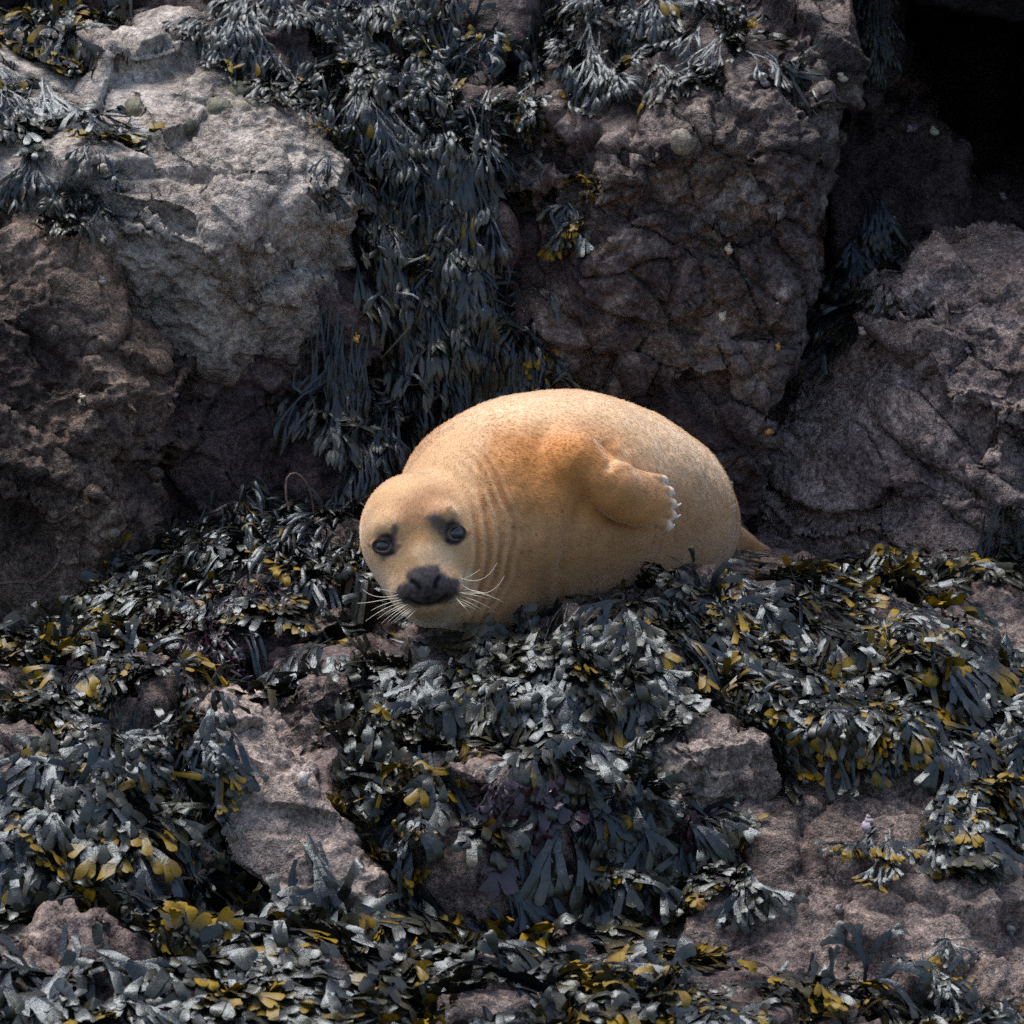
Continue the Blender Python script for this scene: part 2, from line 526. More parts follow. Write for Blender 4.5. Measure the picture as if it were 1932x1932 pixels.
shelf = rock('rock_shelf', [
    ([(470, 1400, -0.30), (900, 1420, -0.30), (1300, 1420, -0.28), (620, 1465, -0.76), (800, 1450, -0.80), (1000, 1462, -0.80), (1290, 1500, -0.74), (470, 1500, -0.70), (640, 1740, -0.92), (900, 1740, -0.96), (1330, 1690, -0.78)], 0.0),
    ([(-220, 1250, -0.40), (170, 1225, -0.34), (320, 1270, -0.46), (430, 1330, -0.62), (440, 1490, -0.86), (400, 1670, -1.02), (200, 1630, -1.06), (-220, 1680, -1.06), (-220, 1410, -0.80), (200, 1390, -0.78)], -0.15),
    ([(-220, 1650, -0.98), (560, 1735, -0.92), (1000, 1750, -0.92), (1400, 1885, -0.98), (1900, 1935, -1.02), (2240, 1965, -1.02), (-220, 2080, -1.95), (900, 2100, -1.95), (2240, 2140, -1.85)], -0.15),
    ([(930, 1620, -0.72), (1330, 1610, -0.64), (1480, 1515, -0.62), (1630, 1503, -0.56), (1720, 1560, -0.56), (1800, 1690, -0.62), (2240, 1640, -0.52), (990, 1790, -0.98),
      (1200, 1870, -1.08), (1500, 1950, -1.24), (2240, 2060, -1.30)], -0.15),
    ([(-220, 1225, 0.08), (700, 1225, 0.08), (2240, 1440, -0.12), (2240, 2000, -0.3), (-220, 2000, -0.3)], 0.5),
    ([(1560, 1420, -0.50), (1690, 1430, -0.50), (1740, 1560, -0.58), (1480, 1520, -0.60)], -0.2),
], M_low, 0.0096, 81, 0.040, 0.030, 0.010, 4.0, (1, 1, 1.4))
shelf['kind'] = 'structure'
slab = rock('stone_slab', [
    ([(385, 1340, -0.78), (480, 1350, -0.72), (590, 1450, -0.75), (640, 1560, -0.86), (735, 1700, -1.00), (570, 1740, -1.05), (430, 1610, -1.0), (380, 1450, -0.90)], -0.1),
], M_gran, 0.006, 91, 0.026, 0.016, 0.008, 4.5)
tag(slab, 'pale gritty stone slab sloping down between two seaweed mounds', 'rock')
pink = rock('rock', [
    ([(500, 1330, -0.56), (590, 1295, -0.55), (720, 1300, -0.58), (760, 1380, -0.62), (700, 1440, -0.66), (560, 1450, -0.66), (500, 1400, -0.62)], -0.1),
], M_low, 0.005, 95, 0.03, 0.02, 0.006, 6)
tag(pink, 'pinkish-grey jagged rock under the ledge below the seal\'s chin', 'rock')
block = rock('stone_block', [
    ([(1205, 1400, -0.60), (1300, 1345, -0.52), (1420, 1370, -0.54), (1448, 1396, -0.63), (1458, 1500, -0.62), (1340, 1540, -0.66), (1235, 1490, -0.66), (1325, 1412, -0.70)], -0.1),
], M_gran, 0.005, 99, 0.018, 0.016, 0.007, 6)
tag(block, 'small squared stone block with pale top and shadowed front', 'rock')

# the sea the shore stands in, to the horizon
sm_, nt_, b_ = new_mat('sea_water')
b_.inputs['Base Color'].default_value = (0.02, 0.035, 0.04, 1)
b_.inputs['Roughness'].default_value = 0.12
g_ = N(nt_, 'ShaderNodeNewGeometry')
bp_ = N(nt_, 'ShaderNodeBump')
bp_.inputs['Strength'].default_value = 0.6
bp_.inputs['Distance'].default_value = 0.1
nt_.links.new(noise(nt_, g_.outputs['Position'], 1.2, 6, 0.6), bp_.inputs['Height'])
nt_.links.new(bp_.outputs[0], b_.inputs['Normal'])
sea = link('sea', np_mesh('sea', np.array([(-2000, -2500, -2.2), (2000, -2500, -2.2), (2000, 1200, -2.2), (-2000, 1200, -2.2)]), np.array([[0, 1, 2, 3]])), sm_)
sea['kind'] = 'structure'

# ------------------------------------------------------------------ the seal
HY = -0.28


def H(u, v, f):
    return P(u, v, HY) + TOCAM * f


def smin(a, b, k):
    h = np.clip(0.5 + 0.5 * (b - a) / k, 0, 1)
    return b * (1 - h) + a * h - k * h * (1 - h)


def smax(a, b, k):
    return -smin(-a, -b, k)


ROLL = math.radians(10)
HR = RIGHT * math.cos(ROLL) + UP * math.sin(ROLL)
HU = UP * math.cos(ROLL) - RIGHT * math.sin(ROLL)


def s_ell(p, c, r, ax):
    d = p - np.array(c)
    q = np.stack([d @ np.array(a) for a in ax], 1)
    r = np.array(r)
    k0 = np.linalg.norm(q / r, axis=1)
    k1 = np.linalg.norm(q / (r * r), axis=1) + 1e-9
    return k0 * (k0 - 1) / k1


def s_cone(p, a, b, ra, rb):
    a, b = np.array(a), np.array(b)
    ba = b - a
    t = np.clip(((p - a) @ ba) / (ba @ ba), 0, 1)
    return np.linalg.norm(p - (a + t[:, None] * ba), axis=1) - (ra + t * (rb - ra))


HAX = (HR, HU, TOCAM)
BODY = [((868, 1032), -0.20, 124), ((928, 978), -0.08, 176), ((1000, 953), 0.0, 191), ((1080, 943), 0.12, 189), ((1160, 950), 0.26, 173),
        ((1232, 970), 0.40, 147), ((1285, 994), 0.53, 98), ((1330, 1025), 0.74, 58), ((1350, 1035), 0.86, 44)]


def body_sdf(p):
    d = None
    for (c0, c1) in zip(BODY[:-1], BODY[1:]):
        s = s_cone(p, P(*c0[0], c0[1]), P(*c1[0], c1[1]), c0[2] * PX, c1[2] * PX)
        d = s if d is None else smin(d, s, 0.09)
    return d


def march(u, v):
    p, dr = np.array(CAM), np.array(ray_dir(u, v))
    p = p + dr * 13.5
    for _ in range(120):
        p = p + dr * float(body_sdf(p[None])[0]) * 0.8
    g = np.array([float(body_sdf((p + e_)[None])[0] - body_sdf((p - e_)[None])[0]) for e_ in np.eye(3) * 0.004])
    return Vector(p), Vector(g).normalized()


# the fore flipper lies along the flank where the photo shows it
fp, fn_ = march(1172, 938)
FN2 = (fn_ + TOCAM * 0.25).normalized()
FL_C = fp + FN2 * 0.034
FA = (RIGHT * 0.985 - UP * 0.17).normalized()
FA2 = (FA - FN2 * FA.dot(FN2)).normalized()
FB2 = FN2.cross(FA2).normalized()


def fl(a, b, n):
    return FL_C + FA2 * (a * PX) + FB2 * (b * PX) + FN2 * (n * PX)


TOES = [(66, 50, 2), (82, 31, 5), (92, 10, 5), (96, -11, 4), (93, -32, 2)]


def sdf(p):
    d = body_sdf(p)
    # tail stump and hind flipper trailing behind
    d = smin(d, s_cone(p, P(1345, 1000, 0.70), P(1440, 1042, 0.78), 0.050, 0.018), 0.015)
    d = smin(d, s_cone(p, P(1350, 1035, 0.86), P(1462, 1075, 1.0), 0.03, 0.02), 0.03)
    # chest on the weed
    d = smin(d, s_ell(p, P(900, 1098, -0.16), (105 * PX, 88 * PX, 0.13), (RIGHT, UP, TOCAM)), 0.06)
    # head
    h = s_ell(p, H(784, 1008, 0.0), (103 * PX, 114 * PX, 0.15), HAX)
    h = smin(h, s_ell(p, H(795, 1066, 0.03), (80 * PX, 92 * PX, 0.125), HAX), 0.03)
    h = smin(h, s_ell(p, H(802, 1090, 0.095), (62 * PX, 52 * PX, 0.085), HAX), 0.035)
    h = smin(h, s_ell(p, H(800, 1055, 0.10), (34 * PX, 48 * PX, 0.07), HAX), 0.03)
    h = smin(h, s_ell(p, H(779, 1114, 0.128), (34 * PX, 30 * PX, 0.048), HAX), 0.028)
    h = smin(h, s_ell(p, H(838, 1104, 0.128), (34 * PX, 30 * PX, 0.048), HAX), 0.028)
    h = smin(h, s_ell(p, H(805, 1094, 0.158), (32 * PX, 26 * PX, 0.030), HAX), 0.026)
    h = smin(h, s_ell(p, H(810, 1142, 0.085), (42 * PX, 26 * PX, 0.06), HAX), 0.016)
    h = smin(h, s_cone(p, H(815, 1120, 0.02), P(905, 1110, -0.2), 62 * PX, 80 * PX), 0.04)
    # brows above the eyes, hollows of the eyes
    h = smin(h, s_ell(p, H(745, 990, 0.105), (30 * PX, 20 * PX, 0.035), HAX), 0.03)
    h = smin(h, s_ell(p, H(832, 972, 0.105), (30 * PX, 20 * PX, 0.035), HAX), 0.03)
    for (eu, ev) in ((726, 1029), (857, 1006)):
        h = smax(h, -s_ell(p, H(eu, ev, 0.150), (21 * PX, 14 * PX, 0.034), HAX), 0.020)
    d = smin(d, h, 0.040)
    # fore flipper folded on the flank
    f = s_ell(p, fl(-4, 2, 0), (82 * PX, 54 * PX, 27 * PX), (FA2, FB2, FN2))
    f = smin(f, s_ell(p, fl(36, 2, 0), (58 * PX, 50 * PX, 22 * PX), (FA2, FB2, FN2)), 0.02)
    for (a, b, n) in TOES:
        f = smin(f, s_cone(p, fl(a - 30, b * 0.9, n), fl(a, b, n + 3), 11.5 * PX, 10.0 * PX), 0.006)
    d = smin(d, f, 0.008)
    arm = s_cone(p, fl(-34, 6, -6), fl(-100, 42, -52), 42 * PX, 60 * PX)
    d = smin(d, arm, 0.035)
    return d


def surface_nets(lo, hi, h):
    n = [int(math.ceil((hi[i] - lo[i]) / h)) + 1 for i in range(3)]
    ax = [lo[i] + h * np.arange(n[i]) for i in range(3)]
    g = np.stack(np.meshgrid(*ax, indexing='ij'), -1).reshape(-1, 3)
    val = np.concatenate([sdf(c) for c in np.array_split(g, 12)]).reshape(n)
    ins = val < 0
    cells = np.zeros([m - 1 for m in n], np.int8)
    for a in (0, 1):
        for b in (0, 1):
            for c in (0, 1):
                cells += ins[a:n[0] - 1 + a, b:n[1] - 1 + b, c:n[2] - 1 + c]
    act = (cells > 0) & (cells < 8)
    idx = np.full(cells.shape, -1, np.int64)
    idx[act] = np.arange(act.sum())
    pos = np.argwhere(act) + 0.5
    verts = np.array(lo) + pos * h
    quads = []
    for axis in range(3):
        s0 = [slice(None)] * 3
        s1 = [slice(None)] * 3
        s0[axis], s1[axis] = slice(0, -1), slice(1, None)
        e = ins[tuple(s0)] != ins[tuple(s1)]
        first = ins[tuple(s0)]
        b, c = [k for k in range(3) if k != axis]
        w = np.argwhere(e)
        w = w[(w[:, b] > 0) & (w[:, c] > 0) & (w[:, b] < n[b] - 1) & (w[:, c] < n[c] - 1)]
        q = []
        for (ob, oc) in ((-1, -1), (0, -1), (0, 0), (-1, 0)):
            k = w.copy()
            k[:, b] += ob
            k[:, c] += oc
            q.append(idx[k[:, 0], k[:, 1], k[:, 2]])
        q = np.stack(q, 1)
        fl_ = first[w[:, 0], w[:, 1], w[:, 2]]
        if axis == 1:
            fl_ = ~fl_
        q[~fl_] = q[~fl_][:, ::-1]
        quads.append(q)
    return verts, np.concatenate(quads)


sv, sf = surface_nets((-0.42, -0.60, -0.36), (0.70, 1.15, 0.36), 0.0142)
for _ in range(3):
    vn, _f = vnormals(sv, sf)
    sv = sv - vn * np.clip(sdf(sv), -0.01, 0.01)[:, None]
tm = np_mesh('t', sv, sf)
to = bpy.data.objects.new('t', tm)
C.objects.link(to)
sb = to.modifiers.new('s', 'SUBSURF')
sb.levels = 2
sb.render_levels = 2
ev = to.evaluated_get(bpy.context.evaluated_depsgraph_get())
em = ev.to_mesh()
sv, sf = mesh_arrays(em)
sv, sf = sv.copy().astype(np.float64), sf.copy()
ev.to_mesh_clear()
bpy.data.objects.remove(to)
for _ in range(2):
    vn, _f = vnormals(sv, sf)
    sv = sv - vn * np.clip(sdf(sv), -0.006, 0.006)[:, None] * 0.9
vn, _f = vnormals(sv, sf)
su, svv = project(sv)
front = sstep(-0.05, 0.25, vn @ np.array(TOCAM))
headm = sstep(0.02, -0.05, sv[:, 1] + 0.12) * (su < 900)       # near part of the animal only


def seg_d(pts):
    """distance in photo units to a polyline"""
    d = np.full(len(su), 1e9)
    for (a, b) in zip(pts[:-1], pts[1:]):
        ax_, ay_ = a
        bx_, by_ = b
        t = np.clip(((su - ax_) * (bx_ - ax_) + (svv - ay_) * (by_ - ay_)) / ((bx_ - ax_) ** 2 + (by_ - ay_) ** 2), 0, 1)
        d = np.minimum(d, np.hypot(su - ax_ - t * (bx_ - ax_), svv - ay_ - t * (by_ - ay_)))
    return d


def poly_sd(pts):
    d = seg_d(list(pts) + [pts[0]])
    ins = np.zeros(len(su), bool)
    n = len(pts)
    for i in range(n):
        (x0, y0), (x1, y1) = pts[i], pts[(i + 1) % n]
        c = ((y0 > svv) != (y1 > svv)) & (su < (x1 - x0) * (svv - y0) / (y1 - y0 + 1e-9) + x0)
        ins ^= c
    return np.where(ins, -d, d)


def ell_d(cx, cy, rx, ry, rot=0):
    c, s = math.cos(math.radians(rot)), math.sin(math.radians(rot))
    x, y = su - cx, svv - cy
    return np.hypot((x * c + y * s) / rx, (-x * s + y * c) / ry)


jit = fbm(sv * 90, 3, 901)
# neck folds, concentric round the head
hc = np.array(H(784, 1030, -0.02))
rr = np.hypot(su - 778, (svv - 1025) * 0.80)
ang = np.degrees(np.arctan2(svv - 1025, su - 778))
gate = sstep(104, 120, rr) * sstep(215, 178, rr) * sstep(-70, -25, ang) * sstep(70, 40, ang) * front
wob = rr + 5 * vnoise(sv * 14, 911)
fold = np.sin((wob + 10 * vnoise(sv * 6, 915)) / (21.0 + 5 * vnoise(sv * 4, 917)) * 2 * math.pi)
disp = gate * np.clip(0.70 + 1.1 * vnoise(sv * 11, 919), 0.05, 1.6) * (0.0042 * np.sign(fold) * np.abs(fold) ** 0.8)
gate2 = sstep(205, 235, rr) * sstep(330, 285, rr) * sstep(-45, -25, ang) * sstep(45, 15, ang) * front
disp += gate2 * 0.0022 * np.sin((rr + 9 * vnoise(sv * 9, 913)) / 33 * 2 * math.pi)
# mouth, nostrils, lid rims, shoulder crease
mouth = seg_d([(768, 1132), (786, 1141), (808, 1145), (826, 1139), (842, 1128)])
disp -= headm * front * 0.008 * np.exp(-(mouth / 4.5) ** 2)
cleft = seg_d([(806, 1112), (808, 1128), (808, 1142)])
disp -= headm * front * 0.004 * np.exp(-(cleft / 3.5) ** 2)
nosL = seg_d([(778, 1098), (786, 1103), (792, 1112)])
nosR = seg_d([(828, 1091), (823, 1099), (821, 1110)])
nos = np.minimum(nosL, nosR)
disp -= headm * front * 0.008 * np.exp(-(nos / 3.8) ** 2)
EYES = ((726, 1029), (857, 1006))
for (eu, ev_) in EYES:
    rr_ = np.hypot(su - eu, (svv - ev_) * 1.55)
    disp += headm * front * 0.0062 * np.exp(-((rr_ - 21) / 4.0) ** 2)
    disp -= headm * front * 0.003 * np.exp(-((rr_ - 28) / 4.0) ** 2) * (svv > ev_)
cre = seg_d([(1168, 846), (1182, 858), (1186, 876)])
disp += front * 0.006 * np.exp(-(cre / 10) ** 2)
crs = seg_d([(1098, 955), (1075, 1010), (1062, 1075)])
disp -= front * 0.007 * np.exp(-(crs / 16) ** 2)
crs2 = seg_d([(1040, 790), (1010, 850), (1000, 920), (1010, 990)])
disp -= front * 0.005 * np.exp(-(crs2 / 20) ** 2)
cre2 = seg_d([(1140, 842), (1152, 862), (1150, 880)])
disp -= front * 0.008 * np.exp(-(cre2 / 9) ** 2)
disp += 0.0014 * fbm(sv * 26, 3, 921) * (1 - headm * 0.5) + 0.003 * vnoise(sv * 7, 931) * (su > 900)
sv = sv + vn * disp[:, None]
vn, _f = vnormals(sv, sf)

col = np.empty((len(sv), 3))


def paint(c, w):
    global col
    w = np.clip(w, 0, 1)[:, None]
    col = col * (1 - w) + np.array(c) * w


col[:] = (0.50, 0.315, 0.165)
n_a = fbm(sv * 6, 4, 941)
n_b = fbm(sv * 20, 3, 951)
paint((0.60, 0.42, 0.25), sstep(-0.1, 0.5, n_a) * 0.6)
paint((0.56, 0.27, 0.075), sstep(1.3, 0.3, ell_d(1090, 875, 200, 105, 14) + 0.15 * n_a) * 0.9)
mot = sstep(0.05, 0.55, fbm(sv * np.array([7, 7, 16]), 4, 961))
paint((0.40, 0.215, 0.085), mot * 0.40 * (su > 890))
paint((0.52, 0.27, 0.10), sstep(1.2, 0.6, ell_d(1180, 940, 95, 66, 8)) * 0.85)
paint((0.82, 0.69, 0.52), sstep(1080, 1300, su) * sstep(985, 800, svv) * 0.85)  # pale rump coat, mostly a highlight from above painted in
paint((0.80, 0.66, 0.48), sstep(835, 765, svv) * (su > 800) * 0.8)  # bright top-lit edge of the back painted into the coat
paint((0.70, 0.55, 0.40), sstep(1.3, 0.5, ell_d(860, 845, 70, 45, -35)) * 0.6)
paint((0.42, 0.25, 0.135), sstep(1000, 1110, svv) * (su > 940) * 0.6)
paint((0.34, 0.19, 0.085), sstep(1.2, 0.2, ell_d(1085, 930, 35, 70, 10)) * front * 0.35)
# head
hw = headm * front
paint((0.60, 0.43, 0.255), hw * 0.85)
paint((0.40, 0.225, 0.125), hw * sstep(1.3, 0.35, ell_d(797, 955, 62, 42, -8) + 0.25 * n_b) * 0.75)
paint((0.60, 0.36, 0.16), hw * sstep(1.2, 0.5, ell_d(788, 1020, 26, 40, 10)) * 0.5)
paint((0.72, 0.58, 0.42), hw * sstep(1.2, 0.5, ell_d(822, 1050, 50, 28, 20) + 0.2 * n_b) * 0.75)
paint((0.74, 0.62, 0.47), hw * sstep(1.2, 0.6, ell_d(735, 1105, 22, 50, -35)) * 0.5)
paint((0.74, 0.62, 0.47), hw * sstep(1.2, 0.6, ell_d(880, 1105, 22, 30, 0)) * 0.6)
paint((0.34, 0.24, 0.15), hw * sstep(1.2, 0.4, ell_d(815, 1160, 60, 14, -8)) * 0.6)
fold_shade = gate * np.clip(-fold, 0, 1)
paint((0.30, 0.165, 0.08), fold_shade * 0.30)  # crease shading painted into the coat along the fold grooves
paint((0.70, 0.55, 0.40), gate * np.clip(fold, 0, 1) * 0.35)  # fold crests painted lighter, as if catching the light
DARK = (0.055, 0.052, 0.066)
e = 3.0 * jit
patR = poly_sd([(806, 975), (822, 968), (834, 980), (856, 980), (872, 996), (874, 1016), (862, 1030), (843, 1027), (836, 1014), (820, 1000)]) + e
patL = poly_sd([(742, 988), (750, 986), (752, 998), (748, 1010), (752, 1030), (744, 1048), (724, 1056), (708, 1042), (707, 1022), (718, 1012), (736, 1006)]) + e
paint((0.135, 0.122, 0.135), headm * front * sstep(6, -5, patR) * 0.92)
paint((0.135, 0.122, 0.135), headm * front * sstep(6, -5, patL) * 0.92)
for (eu, ev_) in EYES:
    paint((0.012, 0.012, 0.016), headm * front * np.exp(-((np.hypot(su - eu, svv - ev_) - 18) / 4.0) ** 2) * 0.9)
nose = poly_sd([(768, 1078), (782, 1070), (826, 1066), (832, 1078), (844, 1088), (866, 1096), (866, 1120), (848, 1135), (820, 1142), (790, 1146), (760, 1138), (744, 1120), (752, 1106), (766, 1098)]) + 0.9 * e
paint((0.125, 0.114, 0.125), headm * front * sstep(7, -5, nose))
paint((0.06, 0.055, 0.062), headm * front * sstep(4, -6, nose) * np.clip(0.2 + 1.2 * fbm(sv * 160, 2, 971), 0, 0.8))
paint((0.030, 0.028, 0.034), headm * front * sstep(5, -6, nose) * sstep(1096, 1130, svv) * np.clip(0.45 + 0.9 * jit, 0, 0.9))
paint((0.006, 0.006, 0.008), headm * front * np.clip(1.3 * np.exp(-(nos / 4.4) ** 2), 0, 1))
paint((0.012, 0.01, 0.01), headm * front * np.exp(-(mouth / 4.0) ** 2) * 0.95)
for (fu, fv, fr) in ((969, 995, 5), (845, 962, 4), (1000, 1040, 3), (985, 1043, 3), (850, 958, 3), (905, 1118, 3), (1060, 965, 3), (1012, 1010, 2.5)):
    paint((0.13, 0.075, 0.045), front * np.exp(-(np.hypot(su - fu, svv - fv) / fr) ** 2) * 0.8)
# pale toes and pale shoulder tuft
for (a, b, n) in TOES:
    tp = np.array(fl(a, b, n))
    paint((0.80, 0.73, 0.66), sstep(0.028, 0.019, np.linalg.norm(sv - tp - np.array(FA2) * 0.009, axis=1)))
paint((0.80, 0.66, 0.44), front * np.exp(-(seg_d([(1150, 882), (1166, 872), (1178, 856)]) / 9) ** 2) * 0.55)

col[:] = col ** 1.12 * np.array([0.98, 0.855, 0.725])
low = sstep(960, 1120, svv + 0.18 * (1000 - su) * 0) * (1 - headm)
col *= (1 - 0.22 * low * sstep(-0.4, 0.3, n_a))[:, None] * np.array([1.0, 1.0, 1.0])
_n, fnorm = vnormals(sv, sf)
sf = sf[(fnorm @ np.array(TOCAM)) > -0.55]
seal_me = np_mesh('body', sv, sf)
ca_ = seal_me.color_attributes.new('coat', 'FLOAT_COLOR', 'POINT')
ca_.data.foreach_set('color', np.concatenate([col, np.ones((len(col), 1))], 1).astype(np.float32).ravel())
wet = np.maximum(sstep(4, -3, nose), 0.9 * np.maximum(sstep(6, -6, patR), sstep(6, -6, patL)))
for (eu, ev_) in EYES:
    wet = np.maximum(wet, sstep(32, 26, np.hypot(su - eu, svv - ev_)))
wet = (headm * front * wet).astype(np.float32)
wa = seal_me.attributes.new('skin', 'FLOAT', 'POINT')
wa.data.foreach_set('value', wet)

M_fur, nt, b = new_mat('golden_fur')
at = N(nt, 'ShaderNodeAttribute', attribute_name='coat')
sk = N(nt, 'ShaderNodeAttribute', attribute_name='skin')
geo = N(nt, 'ShaderNodeNewGeometry')
f1 = noise(nt, geo.outputs['Position'], 420, 3, 0.7)
f2 = noise(nt, geo.outputs['Position'], 45, 5, 0.65)
fc = ramp(nt, f1, [(0.30, (0.66, 0.62, 0.58)), (0.5, (1, 1, 1)), (0.70, (1.32, 1.30, 1.28))])
fc2 = ramp(nt, f2, [(0.3, (0.84, 0.80, 0.76)), (0.55, (1, 1, 1)), (0.75, (1.10, 1.10, 1.10))])
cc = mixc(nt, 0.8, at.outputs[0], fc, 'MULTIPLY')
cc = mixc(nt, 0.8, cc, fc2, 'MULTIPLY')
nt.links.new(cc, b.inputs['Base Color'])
b.inputs['Roughness'].default_value = 0.62
b.inputs['Specular IOR Level'].default_value = 0.25
nt.links.new(math_n(nt, 'MULTIPLY_ADD', sk.outputs['Fac'], -0.74, 0.8), b.inputs['Sheen Weight'])
b.inputs['Sheen Roughness'].default_value = 0.35
b.inputs['Sheen Tint'].default_value = (1, 0.93, 0.82, 1)
b.inputs['Subsurface Weight'].default_value = 0.0
bp = N(nt, 'ShaderNodeBump')
bp.inputs['Strength'].default_value = 0.35
bp.inputs['Distance'].default_value = 0.003
nt.links.new(math_n(nt, 'ADD', f1, math_n(nt, 'MULTIPLY', f2, 0.8)), bp.inputs['Height'])
nt.links.new(bp.outputs[0], b.inputs['Normal'])
rgh = math_n(nt, 'SUBTRACT', 0.62, math_n(nt, 'MULTIPLY', sk.outputs['Fac'], 0.06))
nt.links.new(rgh, b.inputs['Roughness'])

seal = empty('seal', P(1000, 1150, 0.0))
tag(seal, 'golden young seal lying on seaweed ledge with face turned to viewer', 'seal')
body = link('body', seal_me, M_fur, seal)
bpy.context.view_layer.update()
seal_bvh = BVHTree.FromPolygons(sv.tolist(), sf.tolist())

# short fur lying back along the body
M_hair, nt, b = new_mat('fur_strands')
ha = N(nt, 'ShaderNodeAttribute', attribute_name='coat')
nt.links.new(ha.outputs[0], b.inputs['Base Color'])
b.inputs['Roughness'].default_value = 0.55
b.inputs['Specular IOR Level'].default_value = 0.3
fq = sf[:, :]
fcn, ffn = vnormals(sv, sf)
tri = sv[fq[:, 0]] + 0
area = np.linalg.norm(np.cross(sv[fq[:, 2]] - sv[fq[:, 0]], sv[fq[:, 3]] - sv[fq[:, 1]]), axis=1)
wgt = area * ((ffn @ np.array(TOCAM)) > -0.15) * (1 - wet[fq[:, 0]]) * (nos[fq[:, 0]] > 8)
for (eu, ev_) in EYES:
    wgt = wgt * ((np.hypot(su - eu, svv - ev_)[fq[:, 0]] > 27) | (headm[fq[:, 0]] < 0.5))
for (a, bb_, n) in TOES:
    wgt = wgt * (np.linalg.norm(sv[fq[:, 0]] - np.array(fl(a + 4, bb_, n)), axis=1) > 0.026)
NH = 45000
pick = npr.choice(len(fq), NH, p=wgt / wgt.sum())
ra, rb = npr.rand(NH, 1), npr.rand(NH, 1)
q0, q1, q2, q3 = (sv[fq[pick, k]] for k in range(4))
hp = (q0 * (1 - ra) + q1 * ra) * (1 - rb) + (q3 * (1 - ra) + q2 * ra) * rb
hn = ffn[pick]
back = np.array(RIGHT) * 0.8 - np.array(UP) * 0.25 - np.array(TOCAM) * 0.3
hd = np.where((headm[fq[pick, 0]] > 0.5)[:, None], hp - np.array(H(803, 1085, 0.16)), back[None, :])
hd = hd - hn * np.sum(hd * hn, 1, keepdims=True)
hd /= np.linalg.norm(hd, axis=1, keepdims=True) + 1e-9
hd += npr.normal(0, 0.16, (NH, 3))
hl = npr.uniform(0.006, 0.011, (NH, 1)) * np.where(headm[fq[pick, 0]] > 0.5, 0.7, 1.0)[:, None]
pts = np.stack([hp - hn * 0.0008, hp + hd * hl * 0.5 + hn * hl * 0.10, hp + hd * hl + hn * hl * 0.15], 1)
hc_ = bpy.data.hair_curves.new('fur')
hc_.add_curves([3] * NH)
hc_.attributes['position'].data.foreach_set('vector', pts.astype(np.float32).ravel())
rad = hc_.attributes.get('radius') or hc_.attributes.new('radius', 'FLOAT', 'POINT')
rad.data.foreach_set('value', np.tile(np.array([0.00042, 0.00032, 0.0001], np.float32), NH))
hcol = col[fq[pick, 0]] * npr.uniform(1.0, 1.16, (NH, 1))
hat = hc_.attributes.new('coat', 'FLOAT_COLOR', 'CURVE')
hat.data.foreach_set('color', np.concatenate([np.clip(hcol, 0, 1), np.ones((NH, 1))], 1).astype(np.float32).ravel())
hc_.materials.append(M_hair)
fur = bpy.data.objects.new('fur', hc_)
C.objects.link(fur)
fur.parent = seal
fur.matrix_parent_inverse = seal.matrix_world.inverted()

# eyes
M_eye, nt, b = new_mat('dark_eye')
geo = N(nt, 'ShaderNodeNewGeometry')
b.inputs['Base Color'].default_value = (0.012, 0.012, 0.016, 1)
b.inputs['Roughness'].default_value = 0.12
b.inputs['Specular IOR Level'].default_value = 0.6
b.inputs['Coat Weight'].default_value = 0.2


def lathe(prof, seg, axis_z=True):
    vs, fs = [], []
    for (r, z) in prof:
        for k in range(seg):
            a = 2 * math.pi * k / seg
            vs.append((r * math.cos(a), r * math.sin(a), z))
    for i in range(len(prof) - 1):
        for k in range(seg):
            fs.append((i * seg + k, i * seg + (k + 1) % seg, (i + 1) * seg + (k + 1) % seg, (i + 1) * seg + k))
    return np.array(vs), np.array(fs)


pr = [(0.0245 * math.sin(math.pi * t / 20) + 1e-5, 0.0245 * math.cos(math.pi * t / 20)) for t in range(21)]
ev_v, ev_f = lathe(pr, 32)
eye_me = np_mesh('eye', ev_v, ev_f[:, ::-1])
for (eu, ew) in EYES:
    hit = seal_bvh.ray_cast(CAM, ray_dir(eu, ew))
    c = hit[0] - TOCAM * 0.0180
    o = link('eye', eye_me, M_eye, seal)
    o.location = c

# whiskers and claws
M_whisk, nt, b = new_mat('pale_whisker')
b.inputs['Base Color'].default_value = (0.80, 0.70, 0.52, 1)
b.inputs['Roughness'].default_value = 0.4


def tube(name, pts, r0, r1, mat, parent, seg=5):
    pts = [Vector(p) for p in pts]
    vs, fs = [], []
    n = len(pts)
    for i, p in enumerate(pts):
        t = (pts[min(i + 1, n - 1)] - pts[max(i - 1, 0)]).normalized()
        a = t.cross(TOCAM)
        a = a.normalized() if a.length > 1e-4 else RIGHT.copy()
        bb = t.cross(a)
        r = r0 + (r1 - r0) * i / (n - 1)
        for k in range(seg):
            th = 2 * math.pi * k / seg
            vs.append(p + a * (r * math.cos(th)) + bb * (r * math.sin(th)))
    for i in range(n - 1):
        for k in range(seg):
            fs.append((i * seg + k, i * seg + (k + 1) % seg, (i + 1) * seg + (k + 1) % seg, (i + 1) * seg + k))
    me = np_mesh(name, np.array(vs), np.array(fs))
    return link(name, me, mat, parent)


